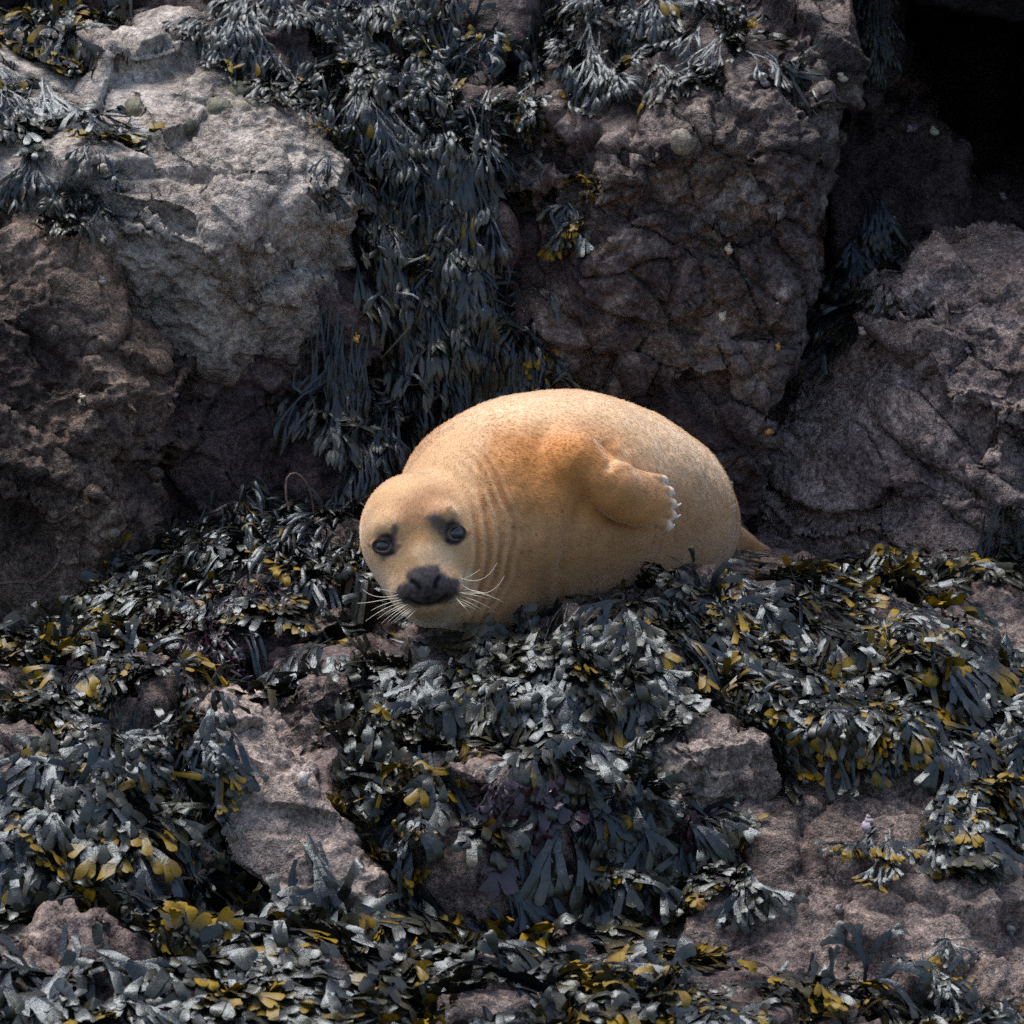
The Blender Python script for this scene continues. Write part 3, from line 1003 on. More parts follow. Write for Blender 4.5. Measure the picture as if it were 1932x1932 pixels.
def whisker(root, tip, bend, curl, r=0.00105, out=0.05):
    hit = seal_bvh.ray_cast(CAM, ray_dir(*root))
    if hit[0] is None:
        return
    a = hit[0] - TOCAM * 0.003
    depth = a.y - out
    bpt = P(tip[0], tip[1], depth)
    side = UP * bend
    pts = []
    for i in range(11):
        t = i / 10
        p = a.lerp(bpt, t) + side * (4 * t * (1 - t))
        p += UP * (curl * t ** 4) + TOCAM * (0.03 * math.sin(math.pi * t))
        pts.append(p)
    tube('whisker', pts, r, r * 0.35, M_whisk, seal)


# (root, tip, bend, curl)
for w in (
    ((868, 1090), (938, 1086), -0.010, 0.030), ((872, 1104), (952, 1118), -0.012, 0.040), ((872, 1112), (932, 1125), 0.004, -0.004),
    ((871, 1116), (950, 1134), 0.006, -0.003), ((868, 1120), (920, 1130), 0.003, 0), ((866, 1124), (926, 1148), 0.004, 0),
    ((862, 1128), (908, 1150), 0.003, 0), ((860, 1130), (900, 1152), 0.002, 0), ((856, 1134), (892, 1148), 0.0, 0), ((866, 1096), (905, 1078), 0.0, 0.004),
    ((864, 1118), (915, 1120), 0.0, 0.0), ((858, 1126), (888, 1160), 0.002, 0),
    ((752, 1122), (684, 1122), -0.006, 0.012), ((754, 1128), (674, 1146), 0.004, 0.010), ((758, 1132), (700, 1152), 0.004, 0), ((760, 1136), (690, 1172), 0.006, 0),
    ((764, 1139), (712, 1168), 0.004, 0), ((768, 1141), (720, 1176), 0.003, 0), ((772, 1143), (731, 1174), 0.002, 0), ((776, 1145), (738, 1176), 0.002, 0),
    ((780, 1146), (745, 1174), 0.001, 0), ((784, 1147), (752, 1170), 0.0, 0), ((748, 1118), (706, 1108), 0.0, -0.004), ((788, 1148), (762, 1172), 0.0, 0),
    ((770, 1140), (728, 1160), 0.001, 0)):
    whisker(*w)
for w in (((744, 990), (700, 958), 0.006, -0.004), ((738, 996), (692, 982), 0.005, -0.004), ((816, 974), (826, 944), 0.002, 0), ((824, 974), (850, 940), 0.003, 0)):
    whisker(*w, r=0.0009, out=0.02)

M_claw, nt, b = new_mat('ivory_claw')
geo = N(nt, 'ShaderNodeNewGeometry')
nt.links.new(ramp(nt, noise(nt, geo.outputs['Position'], 150, 3), [(0.3, (0.55, 0.48, 0.42)), (0.7, (0.82, 0.78, 0.72))]), b.inputs['Base Color'])
b.inputs['Roughness'].default_value = 0.4
for i, (a, bb_, n) in enumerate(TOES):
    pts = []
    L = (16, 20, 26, 26, 20)[i]
    for k in range(6):
        t = k / 5
        pts.append(fl(a + 2 + L * t, bb_ + (11 * t * t if i > 1 else 2 * t) - 3, n + 7 - 9 * t * t))
    tube('claw', pts, 0.0074, 0.0008, M_claw, seal, 8)

# ------------------------------------------------------------------ collision surface for everything that grows on the rocks
ROCKV = np.concatenate(SOLID_V)
au, av = project(ROCKV)
bu = np.clip(((au + 300) / 16).astype(int), 0, 159)
bv = np.clip(((av + 360) / 16).astype(int), 0, 163)
dmin = np.full((160, 164), 99.0)
np.minimum.at(dmin, (bu, bv), ROCKV[:, 1])
dmin[dmin > 98] = 5
dmax = dmin.copy()
for sx_ in range(-4, 5):
    for sy_ in range(-4, 5):
        dmax = np.maximum(dmax, np.roll(np.roll(dmin, sx_, 0), sy_, 1))
lim = dmax[bu, bv] + 0.30
hidden = ROCKV[:, 1] > lim
off_ = 0
keepF = []
for ob_, v_, f_ in zip(SOLID_O, SOLID_V, SOLID_F):
    fl_ = f_ - off_
    hid = hidden[off_:off_ + len(v_)]
    off_ += len(v_)
    ok_ = ~hid[fl_].all(axis=1)
    keepF.append(f_[ok_])
    if ob_.name in ('cliff', 'unseen_shade_slab'):
        continue
    fl_ = fl_[ok_]
    used = np.unique(fl_)
    rm = np.full(len(v_), -1, np.int64)
    rm[used] = np.arange(len(used))
    old = ob_.data
    nm_ = np_mesh(old.name, v_[used], rm[fl_])
    nm_.materials.append(old.materials[0])
    ob_.data = nm_
    bpy.data.meshes.remove(old)
ROCKF = np.concatenate(keepF)
rock_bvh = BVHTree.FromPolygons(ROCKV.tolist(), ROCKF.tolist())
# the seal, coarse, so that weed rests against it and not in it
tmv, tmf = surface_nets((-0.42, -0.60, -0.36), (0.70, 1.15, 0.36), 0.03)
vn2, _f = vnormals(tmv, tmf)
tmv = tmv - vn2 * sdf(tmv)[:, None]
seal_coarse = BVHTree.FromPolygons(tmv.tolist(), tmf.tolist())

# ------------------------------------------------------------------ seaweed
def weed_material(name, base, tip, yellow, rough=0.36, spec=0.55, tip_at=0.78):
    m, nt, b = new_mat(name)
    at = N(nt, 'ShaderNodeAttribute', attribute_name='frond')
    sx = N(nt, 'ShaderNodeSeparateColor')
    nt.links.new(at.outputs['Color'], sx.inputs[0])
    geo = N(nt, 'ShaderNodeNewGeometry')
    n1 = noise(nt, geo.outputs['Position'], 60, 4, 0.65)
    n2 = noise(nt, geo.outputs['Position'], 330, 3, 0.6)
    br = ramp(nt, sx.outputs[1], [(0, (0.65, 0.65, 0.65)), (0.6, (1, 1, 1)), (1, (1.5, 1.45, 1.3))])
    ol = ramp(nt, sx.outputs[1], [(0.15, (1, 1, 1)), (0.45, (0, 0, 0))])
    c = mixc(nt, math_n(nt, 'MULTIPLY', ol, 0.8), base, (base[0] * 1.25, base[1] * 0.95, base[2] * 0.5))
    c = mixc(nt, 1.0, c, br, 'MULTIPLY')
    tf = ramp(nt, sx.outputs[2], [(tip_at, (0, 0, 0)), (min(1, tip_at + 0.16), (1, 1, 1))])
    c = mixc(nt, tf, c, tip)
    yc = mixc(nt, n1, yellow, tuple(x * 0.45 for x in yellow))
    c = mixc(nt, sx.outputs[0], c, yc)
    g = ramp(nt, n1, [(0.3, (0.6, 0.6, 0.6)), (0.5, (1, 1, 1)), (0.72, (1.5, 1.45, 1.4))])
    c = mixc(nt, 0.8, c, g, 'MULTIPLY')
    nt.links.new(c, b.inputs['Base Color'])
    rr_ = ramp(nt, n1, [(0.3, (rough - 0.08,) * 3), (0.7, (rough + 0.14,) * 3)])
    nt.links.new(math_n(nt, 'ADD', rr_, math_n(nt, 'MULTIPLY', sx.outputs[0], 0.22)), b.inputs['Roughness'])
    nt.links.new(math_n(nt, 'MULTIPLY_ADD', sx.outputs[0], -spec * 0.65, spec), b.inputs['Specular IOR Level'])
    b.inputs['Specular Tint'].default_value = (0.80, 0.92, 1.0, 1)  # blue of the reflected sky put into the specular tint
    bp = N(nt, 'ShaderNodeBump')
    bp.inputs['Strength'].default_value = 0.5
    bp.inputs['Distance'].default_value = 0.004
    nt.links.new(math_n(nt, 'ADD', n1, math_n(nt, 'MULTIPLY', n2, 0.4)), bp.inputs['Height'])
    nt.links.new(bp.outputs[0], b.inputs['Normal'])
    return m


M_wrack = weed_material('toothed_wrack', (0.011, 0.013, 0.0145), (0.028, 0.026, 0.015), (0.30, 0.18, 0.003), 0.235, 0.52, 0.74)
M_bladder = weed_material('knotted_wrack', (0.008, 0.010, 0.012), (0.058, 0.050, 0.029), (0.22, 0.14, 0.008), 0.28, 0.50, 0.86)
M_string = weed_material('stringy_wrack', (0.011, 0.013, 0.014), (0.022, 0.022, 0.018), (0.2, 0.12, 0.01), 0.24, 0.60)
M_red = weed_material('purple_weed', (0.024, 0.008, 0.012), (0.034, 0.012, 0.018), (0.2, 0.05, 0.03), 0.30, 0.6)

GRAV = Vector((0, 0, -1))


def nearest(p):
    q, n, i, d = rock_bvh.find_nearest(p, 0.6)
    if q is None:
        return p, Vector((0, -1, 0))
    s = (p - q).dot(n)
    q2, n2, i2, d2 = seal_coarse.find_nearest(p, 0.15)
    if q2 is not None and (p - q2).dot(n2) < 0.012:
        return q2, n2
    return q, n


KIND = {
    # stem width, lobe width, levels, branch length, steps, half angle, gravity, tip shape
    'wrack': dict(w0=0.007, w1=0.0150, lev=4, seg=0.047, st=2, ang=20, grav=0.45, tip='lobe', mat=M_wrack),
    'big': dict(w0=0.009, w1=0.0215, lev=4, seg=0.056, st=2, ang=21, grav=0.45, tip='lobe', mat=M_wrack),
    'small': dict(w0=0.005, w1=0.0105, lev=4, seg=0.034, st=2, ang=21, grav=0.45, tip='lobe', mat=M_wrack),
    'bladder': dict(w0=0.0035, w1=0.0068, lev=4, seg=0.036, st=2, ang=15, grav=0.6, tip='pod', mat=M_bladder),
    'hang': dict(w0=0.004, w1=0.0076, lev=4, seg=0.058, st=2, ang=12, grav=0.9, tip='pod', mat=M_bladder),
    'string': dict(w0=0.0042, w1=0.0058, lev=2, seg=0.085, st=4, ang=8, grav=0.30, tip='pod', mat=M_string),
    'red': dict(w0=0.003, w1=0.0050, lev=4, seg=0.022, st=2, ang=26, grav=0.15, tip='lobe', mat=M_red),
    'dulse': dict(w0=0.006, w1=0.024, lev=2, seg=0.040, st=3, ang=24, grav=0.3, tip='lobe', mat=M_red),
}


def grow(root, d0, kind, size, lift, yellow, rnd, flow=None, tough=1.0):
    """one draped, forked frond following the rock below it; returns verts, quads, colours"""
    K = KIND[kind]
    V, F, Cc = [], [], []
    shade = rnd.random()
    nlev = K['lev']
    total = nlev + 1

    def branch(p, d, nprev, lev, w_start, yel):
        if lev == 1 and rnd.random() < 0.35:
            yel = 0.0
        seg = K['seg'] * size * (1.3 if lev == 0 else (0.85 if lev == nlev and K['tip'] == 'lobe' else 1.0)) * rnd.uniform(0.75, 1.25)
        st = K['st']
        w_end = (K['w0'] + (K['w1'] - K['w0']) * min(1, (lev + 1) / max(1, nlev - 0.5))) * size ** 0.7
        last = lev == nlev
        rows = []
        wav = rnd.uniform(0, 6.28)
        nn = nprev
        rowsN = st + (2 if last else 0)
        lobe = last and K['tip'] == 'lobe'
        stepf = [0.42, 0.32, 0.18, 0.08] if (lobe and rowsN == 4) else [1.0 / rowsN] * rowsN
        notched = rnd.random() < 0.4
        base_i = len(V)
        roll = rnd.gauss(0, 0.09)
        for k in range(rowsN + 1):
            t = k / rowsN
            if k:
                gdir = GRAV * K['grav'] * 0.6
                if flow is not None:
                    gdir = gdir + flow * 0.10
                d = (d + gdir * (seg / 0.05) * 0.5 + Vector((rnd.gauss(0, .08), rnd.gauss(0, .06), rnd.gauss(0, .05)))).normalized()
                p2 = p + d * (seg * stepf[k - 1])
                q, n = nearest(p2)
                s = (p2 - q).dot(n)
                hh = lift * (0.6 + 0.5 * lev / total) + 0.0015
                if s < hh:
                    p2 = p2 + n * (hh - s)
                elif s > hh * 1.6 + 0.01:
                    p2 = p2 - n * (s - hh) * 0.12 * (1 if n.z > -0.1 else 0)
                d2 = p2 - p
                if d2.length > 1e-5:
                    d = d2.normalized()
                p = p2
                nn = (nn * 0.5 + n * 0.5).normalized()
            nr = nn - d * nn.dot(d)
            nr = nr.normalized() if nr.length > 1e-3 else Vector((0, -1, 0))
            side = d.cross(nr).normalized()
            if roll:
                side, nr = (side * math.cos(roll) + nr * math.sin(roll)), (nr * math.cos(roll) - side * math.sin(roll))
            w = w_start + (w_end - w_start) * t
            if last:
                if K['tip'] == 'pod':
                    w = w_end * (1.0 + 1.1 * math.sin(math.pi * min(1, max(0, t * 1.1 - 0.1)) ** 0.8)) if t < 1 else w_end * 0.25
                else:
                    w = w * ((1.0, 1.14, 1.22, 1.02, 0.50)[k] if rowsN == 4 else (1.1 if t < 0.99 else 0.6))
            if 0 < k < rowsN and not last:
                w *= rnd.uniform(0.82, 1.18)
            hw_ = w * 0.5
            crown = 0.07 * w + (0.30 * w if (last and K['tip'] == 'pod') else 0)
            rip = 0.11 * w * math.sin(wav + 3.2 * t + lev)
            rip2 = 0.11 * w * math.sin(wav * 1.7 + 2.6 * t)
            V.append(p + side * hw_ + nr * rip)
            notch = d * (0.55 * w) if (lobe and notched and k == rowsN) else d * 0.0
            V.append(p + nr * crown - notch)
            V.append(p - side * hw_ + nr * rip2)
            al = (lev + t) / total
            yy = yel * min(1, max(0, (al - 0.74) * 7.0))
            for _ in range(3):
                Cc.append((yy, shade, al, 1))
            if k:
                a = base_i + 3 * (k - 1)
                F.append((a, a + 1, a + 4, a + 3))
                F.append((a + 1, a + 2, a + 5, a + 4))
        if not last:
            aa = math.radians(K['ang'])
            for sg in (1, -1):
                if lev > 0 and rnd.random() < 0.16:
                    continue
                an = sg * aa * rnd.uniform(0.55, 1.35)
                dd = (d * math.cos(an) + side * math.sin(an) + nr * rnd.gauss(0.005, 0.045)).normalized()
                branch(p - d * (0.004 * size) + nr * rnd.uniform(-0.0012, 0.0012), dd, nn, lev + 1, w_end * (0.92 if K['tip'] == 'lobe' else 0.74), yel)

    branch(root, d0, nearest(root)[1], 0, K['w0'] * size, yellow)
    return V, F, Cc


def in_poly(u, v, poly):
    c = False
    n = len(poly)
    for i in range(n):
        x0, y0 = poly[i]
        x1, y1 = poly[(i + 1) % n]
        if (y0 > v) != (y1 > v) and u < (x1 - x0) * (v - y0) / (y1 - y0) + x0:
            c = not c
    return c


def frond_mesh(name, V, F, Cc):
    me = np_mesh(name, np.array([tuple(x) for x in V]), np.array(F))
    a = me.color_attributes.new('frond', 'FLOAT_COLOR', 'POINT')
    a.data.foreach_set('color', np.array(Cc, np.float32).ravel())
    return me


CLUMPS = 0


def clump(label, poly, kinds, n_ind, n_under=0, yellow=0.15, flow=(0, 0, 0), lift=(0.004, 0.04), spread=0.5, size=(0.8, 1.2), shift=0.3, tuft=(3, 6), seed=0):
    n_ind, n_under = int(n_ind * 0.68), int(n_under * 0.36)
    """one seaweed clump: its fronds are parts; kinds = [(kind, weight)]"""
    global CLUMPS
    CLUMPS += 1
    rnd = random.Random(1000 + CLUMPS * 13 + seed)
    us = [p[0] for p in poly]
    vs = [p[1] for p in poly]
    flow = Vector(flow)
    root_o = None
    under = {}
    made = tries = 0
    total = n_ind + n_under
    tot_w = sum(w for _, w in kinds)
    while made < total and tries < total * 12:
        tries += 1
        u, v = rnd.uniform(min(us), max(us)), rnd.uniform(min(vs), max(vs))
        if not in_poly(u, v, poly):
            continue
        x = rnd.uniform(0, tot_w)
        for kind, w in kinds:
            x -= w
            if x <= 0:
                break
        K = KIND[kind]
        sz = rnd.uniform(*size)
        ln = K['seg'] * (K['lev'] + 1) * sz / PX
        dr = ray_dir(u, v)
        h0, n0, i0, d0 = rock_bvh.ray_cast(CAM, dr)
        if h0 is None:
            continue
        h1 = rock_bvh.ray_cast(CAM, ray_dir(u - flow.x * ln * shift, v - ln * shift * (1 - 0.6 * max(0, n0.z))))
        if h1[0] is not None and abs(h1[0].y - h0.y) < 0.35:
            h0, n0 = h1[0], h1[1]
        if rnd.random() < 0.25:
            t = rock_bvh.ray_cast(h0 + Vector((rnd.uniform(-.06, .06), rnd.uniform(-.05, .10), 0.25)), Vector((0, 0, -1)))
            if t[0] is not None and abs(t[0].z - h0.z) < 0.12:
                h0, n0 = t[0], t[1]
        sq, sn, si, sdist = seal_coarse.find_nearest(h0, 0.2)
        if sq is not None and (h0 - sq).dot(sn) < 0.015:
            continue
        rv = Vector((rnd.gauss(0, 1), rnd.gauss(0, 1), rnd.gauss(0, 1)))
        rv = rv - n0 * rv.dot(n0)
        g = GRAV - n0 * GRAV.dot(n0)
        fl_ = flow - n0 * flow.dot(n0)
        d = g + fl_ * 0.8
        d = (d.normalized() if d.length > 0.02 else Vector((0, -1, 0))) + rv * spread * 0.40
        d.normalize()
        across = n0.cross(d).normalized()
        m = rnd.randint(*tuft)
        lf0 = rnd.uniform(*lift)
        for q_ in range(m):
            if made >= total:
                break
            fan = rnd.gauss(0, 0.26)
            dd = (d + across * fan + n0 * rnd.uniform(0.02, 0.22)).normalized()
            under_me = rnd.random() < n_under / max(1, total)
            lf = min(lift[1], lf0 * 0.5 + 0.004 * q_) * (0.4 if under_me else 1.0)
            yl = rnd.uniform(0.6, 1.0) if rnd.random() < yellow * 1.55 and not under_me else (rnd.uniform(0, 0.12) if rnd.random() < 0.5 else 0)
            r0 = h0 + n0 * min(lf, 0.012) + across * rnd.gauss(0, 0.012) + d * rnd.gauss(0, 0.02)
            V, F, Cc = grow(r0, dd, kind, sz * rnd.uniform(0.85, 1.15), lf, yl, rnd, flow if flow.length > 0 else None)
            if root_o is None:
                root_o = empty('seaweed', h0)
                tag(root_o, label, 'seaweed', 'seaweed clumps on the rocks')
                bpy.context.view_layer.update()
            if under_me:
                bV, bF, bC = under.setdefault(kind, ([], [], []))
                o = len(bV)
                bV += V
                bF += [tuple(i + o for i in f) for f in F]
                bC += Cc
            else:
                me = frond_mesh('frond', V, F, Cc)
                me.materials.append(K['mat'])
                link('frond', me, None, root_o)
            made += 1
    for kind, (bV, bF, bC) in under.items():
        me = frond_mesh('undergrowth', bV, bF, bC)
        me.materials.append(KIND[kind]['mat'])
        o = link('undergrowth', me, None, root_o)
        o['kind'] = 'stuff'
    return root_o


# upper rocks
clump('dark hanging seaweed with yellow tips in the top left corner',
      [(-40, -30), (240, -30), (235, 50), (175, 80), (175, 220), (150, 270), (100, 310), (-40, 330)], [('bladder', 2), ('small', 1.2), ('wrack', 1)], 210, 60, 0.16, (0.1, 0, -0.3))
clump('small dark tuft clinging under the pale boulder at left',
      [(75, 370), (175, 350), (195, 420), (200, 510), (160, 500), (110, 430)], [('bladder', 1)], 55, 0, 0.0, size=(0.7, 1.0), shift=0.5)
clump('wide canopy of knobbly seaweed along the top edge, left of centre',
      [(380, -30), (860, -30), (880, 60), (830, 170), (700, 150), (560, 180), (430, 90)], [('bladder', 4), ('hang', 1), ('small', 0.4)], 290, 130, 0.05, (0.25, 0, -0.3), size=(0.8, 1.2))
clump('wide canopy of knobbly seaweed along the top edge, right of centre',
      [(860, -30), (1290, -30), (1400, 60), (1440, 115), (1380, 130), (1250, 170), (1130, 195), (1080, 150), (980, 110), (890, 140)], [('bladder', 4), ('small', 0.8)], 290, 110, 0.08, (0.1, -0.1, -0.3), size=(0.8, 1.2))
clump('seaweed cascade pouring down the cleft beside the pale boulder',
      [(470, 110), (860, 150), (890, 260), (870, 340), (920, 400), (700, 420), (640, 340), (680, 290), (590, 220)], [('hang', 2), ('bladder', 2.5)], 380, 150, 0.03, (0.25, 0, -0.4))
clump('long hanging curtain of seaweed strands above the seal\'s back',
      [(660, 380), (930, 380), (985, 520), (1010, 700), (960, 730), (880, 700), (760, 620), (700, 520)], [('hang', 3), ('bladder', 1.5), ('wrack', 0.2)], 400, 170, 0.03, (0.08, -0.1, -0.5))
clump('dim seaweed strands trailing in the shade behind the seal\'s head',
      [(600, 650), (740, 640), (850, 700), (800, 820), (740, 900), (650, 920), (640, 780)], [('hang', 2), ('bladder', 1)], 150, 50, 0.0)
clump('yellow-topped seaweed tuft on a knob under the canopy',
      [(890, 140), (960, 140), (1005, 190), (1000, 225), (900, 235)], [('small', 1), ('bladder', 1)], 60, 10, 0.25, size=(0.7, 1))
clump('small yellow-tipped tuft beside a pale stone on the buttress',
      [(1065, 400), (1125, 405), (1125, 440), (1075, 435)], [('small', 1)], 16, 0, 0.4, size=(0.6, 0.9))
clump('lone yellowish sprigs at right edge of the hanging curtain',
      [(990, 570), (1025, 590), (1030, 660), (1000, 690)], [('small', 1)], 18, 0, 0.5, size=(0.6, 0.9))
clump('thin dark strands hanging at the mouth of the black cave',
      [(1625, -30), (1665, -30), (1665, 60), (1635, 70)], [('hang', 1)], 26, 0, 0.0, size=(0.5, 0.75))
clump('bluish dark seaweed deep in the gully right of the buttress',
      [(1560, 430), (1680, 420), (1690, 560), (1600, 640), (1545, 560)], [('bladder', 1), ('wrack', 0.4)], 70, 0, 0.0)
clump('grey-blue seaweed tuft at the foot of the right boulder',
      [(1800, 1075), (1870, 1010), (1960, 990), (1960, 1080)], [('bladder', 1), ('hang', 1)], 80, 20, 0.0)

# ledge
clump('stringy dark seaweed heap on the ledge left of the seal\'s head',
      [(400, 985), (560, 962), (690, 962), (700, 1030), (690, 1080), (560, 1090), (430, 1090), (390, 1030)], [('string', 5), ('small', 0.4)], 380, 120, 0.06, (-0.5, -0.15, -0.1), (0.004, 0.03), 0.30, size=(0.8, 1.2), tuft=(8, 12))
clump('curly grey seaweed with yellow tips spilling off the ledge\'s left end',
      [(180, 1140), (280, 1065), (400, 1005), (430, 1080), (560, 1085), (690, 1060), (700, 1130), (560, 1180), (440, 1200), (300, 1215), (190, 1190)], [('wrack', 1), ('small', 3), ('string', 0.6)], 330, 110, 0.17, (-0.1, -0.2, -0.1), (0.006, 0.05))
clump('purple-red tangled weed hanging off the ledge at left',
      [(320, 1140), (440, 1130), (480, 1190), (430, 1260), (330, 1280), (290, 1220)], [('red', 3), ('string', 0.5)], 110, 30, 0.0, lift=(0.01, 0.05))
clump('broad wrack fronds hanging below the seal\'s chin',
      [(560, 1230), (690, 1262), (850, 1285), (1000, 1225), (1080, 1180), (1130, 1230), (1140, 1300), (1000, 1345), (860, 1345), (720, 1320), (600, 1285)], [('big', 1.5), ('wrack', 2), ('small', 1)], 290, 110, 0.08, (0, -0.1, -0.2), (0.005, 0.045))
clump('dark tangle of wrack and stalks in front of the seal\'s belly',
      [(1040, 1150), (1130, 1125), (1300, 1096), (1390, 1110), (1380, 1200), (1300, 1290), (1180, 1330), (1120, 1240)], [('wrack', 2), ('small', 1), ('string', 1.2)], 290, 110, 0.10, (0.1, -0.2, -0.1), (0.006, 0.05))
clump('dark fronds tucked along the seal\'s throat and chest',
      [(880, 1225), (960, 1190), (1060, 1150), (1080, 1190), (980, 1230), (900, 1250)], [('small', 2), ('wrack', 1)], 60, 10, 0.06, (0, -0.2, -0.1), (0.004, 0.03), size=(0.7, 1.0))
clump('glossy wrack blanket with mustard tips over the right end of the ledge',
      [(1350, 1110), (1470, 1105), (1540, 1085), (1700, 1105), (1790, 1140), (1800, 1260), (1700, 1330), (1560, 1350), (1420, 1310), (1370, 1200)], [('big', 1), ('wrack', 3), ('small', 1)], 290, 110, 0.22, (0.45, -0.2, -0.1), (0.006, 0.05))
clump('wrack fringe with mustard tips draped down the far right rock',
      [(1760, 1130), (1860, 1200), (1960, 1300), (1960, 1480), (1880, 1620), (1810, 1690), (1770, 1560), (1740, 1430), (1800, 1300)], [('wrack', 2), ('small', 1), ('big', .5)], 220, 60, 0.22, (0.1, -0.2, -0.3), (0.006, 0.05))
clump('fringe of drooping wrack over the bare rock right of the stone block',
      [(1370, 1300), (1560, 1340), (1740, 1340), (1740, 1440), (1650, 1430), (1560, 1440), (1480, 1400), (1400, 1380)], [('wrack', 2), ('small', 1)], 110, 20, 0.2, (0.2, -0.1, -0.3), (0.006, 0.04))

# shelf
clump('thick seaweed mound with yellow tips at the left edge, below the ledge',
      [(-40, 1215), (170, 1195), (310, 1245), (380, 1290), (370, 1350), (330, 1400), (290, 1450), (-40, 1430)], [('wrack', 3), ('small', 1.5), ('big', .5)], 280, 100, 0.22, (-0.05, -0.25, -0.1), (0.006, 0.045))
clump('large drooping grey fronds on the lower left mound',
      [(-40, 1440), (290, 1450), (310, 1500), (330, 1580), (370, 1630), (330, 1640), (200, 1610), (-40, 1640)], [('big', 2), ('wrack', 2)], 200, 80, 0.14, (-0.05, -0.25, -0.2), (0.006, 0.045))
clump('broad leathery wrack rosette in the middle below the chin',
      [(680, 1450), (800, 1430), (900, 1480), (900, 1560), (830, 1590), (770, 1570), (710, 1530), (680, 1490)], [('big', 3), ('small', .6)], 75, 20, 0.15, (0, -0.2, -0.3), (0.006, 0.045))
clump('pale sheened wrack spray left of the small stone block',
      [(960, 1430), (1150, 1440), (1270, 1490), (1330, 1560), (1260, 1600), (1130, 1580), (1060, 1540), (980, 1480)], [('wrack', 2), ('small', 1), ('big', .6)], 120, 30, 0.08, (0.35, -0.2, -0.2), (0.006, 0.045))
clump('dim purple fronds hanging under the pale wrack spray',
      [(1200, 1580), (1330, 1560), (1440, 1630), (1400, 1680), (1320, 1680), (1260, 1740), (1220, 1680)], [('dulse', 1), ('wrack', 1)], 50, 8, 0.03, (0.2, -0.1, -0.4))
clump('dark red dulse patch between two wrack tufts',
      [(910, 1490), (1060, 1500), (1050, 1580), (900, 1640), (890, 1560)], [('dulse', 3), ('red', 1)], 60, 15, 0.0)
clump('yellow rockweed sprigs along the pale slab\'s right edge',
      [(540, 1380), (600, 1440), (670, 1500), (720, 1530), (750, 1640), (730, 1680), (690, 1540), (600, 1470)], [('small', 2)], 40, 0, 0.4, size=(0.7, 1))
clump('sparse yellow sprig on the bare lower right rock',
      [(1640, 1590), (1700, 1600), (1760, 1630), (1740, 1660), (1650, 1640)], [('small', 1)], 14, 0, 0.6, size=(0.7, 1))
clump('curled brown sprig in the lower right corner',
      [(1750, 1790), (1850, 1790), (1850, 1840), (1770, 1850)], [('small', 1)], 14, 0, 0.3, size=(0.7, 1))
clump('foreground bed of shiny wrack in the bottom left corner',
      [(-40, 1630), (300, 1650), (560, 1710), (640, 1740), (640, 1980), (-40, 1980)], [('big', 4), ('wrack', 1)], 300, 140, 0.17, (0.6, -0.5, 0), (0.008, 0.05), 0.8, (1.0, 1.45))
clump('foreground bed of shiny wrack along the bottom centre',
      [(600, 1720), (800, 1700), (1000, 1720), (1180, 1790), (1280, 1830), (1280, 1980), (600, 1980)], [('big', 4), ('wrack', 1)], 280, 120, 0.24, (0.6, -0.4, 0), (0.008, 0.05), 0.8, (1.0, 1.45))
clump('low foreground wrack trailing to the bottom right corner',
      [(1230, 1820), (1400, 1850), (1560, 1880), (1960, 1910), (1960, 1990), (1230, 1990)], [('wrack', 2), ('small', 2)], 210, 60, 0.18, (0.2, -0.4, 0), (0.006, 0.045), 0.9)

clump('short wrack fringe overlapping the pale slab\'s left edge',
      [(360, 1370), (400, 1380), (400, 1480), (440, 1590), (400, 1600), (350, 1480)], [('small', 2), ('wrack', 1)], 60, 10, 0.15, (0.15, -0.2, -0.2), size=(0.7, 1.0))
clump('few loose fronds lying across the small stone block\'s top',
      [(1210, 1370), (1300, 1345), (1420, 1365), (1440, 1390), (1300, 1385), (1220, 1400)], [('small', 2), ('wrack', 1)], 26, 0, 0.12, (0.1, -0.2, -0.1), size=(0.7, 1.0))

# loop of bare stalk standing on the heap
M_stalk, nt, b = new_mat('brown_stalk')
geo = N(nt, 'ShaderNodeNewGeometry')
nt.links.new(ramp(nt, noise(nt, geo.outputs['Position'], 60, 3), [(0.3, (0.05, 0.03, 0.025)), (0.7, (0.20, 0.12, 0.08))]), b.inputs['Base Color'])
b.inputs['Roughness'].default_value = 0.45
lp = [(546, 965), (540, 940), (539, 918), (541, 903), (548, 895), (557, 893), (567, 898), (577, 910), (585, 928), (590, 950), (592, 968)]
pts = []
for i in range(len(lp) * 3 - 2):
    k, t = divmod(i, 3)
    a = lp[k]
    c = lp[min(k + 1, len(lp) - 1)]
    pts.append(P(a[0] + (c[0] - a[0]) * t / 3, a[1] + (c[1] - a[1]) * t / 3, 0.36 + 0.0016 * i))
st_o = tube('seaweed_stalk', pts, 0.0034, 0.0026, M_stalk, None, 7)
tag(st_o, 'thin brown seaweed stalk arching in a loop above the ledge', 'seaweed')

# ------------------------------------------------------------------ shells
def shell_material(name, a, b_c):
    m, nt, b = new_mat(name)
    tc = N(nt, 'ShaderNodeTexCoord')
    c = ramp(nt, noise(nt, tc.outputs['Object'], 3.4, 5, 0.7), [(0.40, b_c), (0.60, a)])
    nt.links.new(c, b.inputs['Base Color'])
    b.inputs['Roughness'].default_value = 0.6
    bp = N(nt, 'ShaderNodeBump')
    bp.inputs['Strength'].default_value = 0.4
    bp.inputs['Distance'].default_value = 0.02
    nt.links.new(noise(nt, tc.outputs['Object'], 9, 4), bp.inputs['Height'])
    nt.links.new(bp.outputs[0], b.inputs['Normal'])
    return m


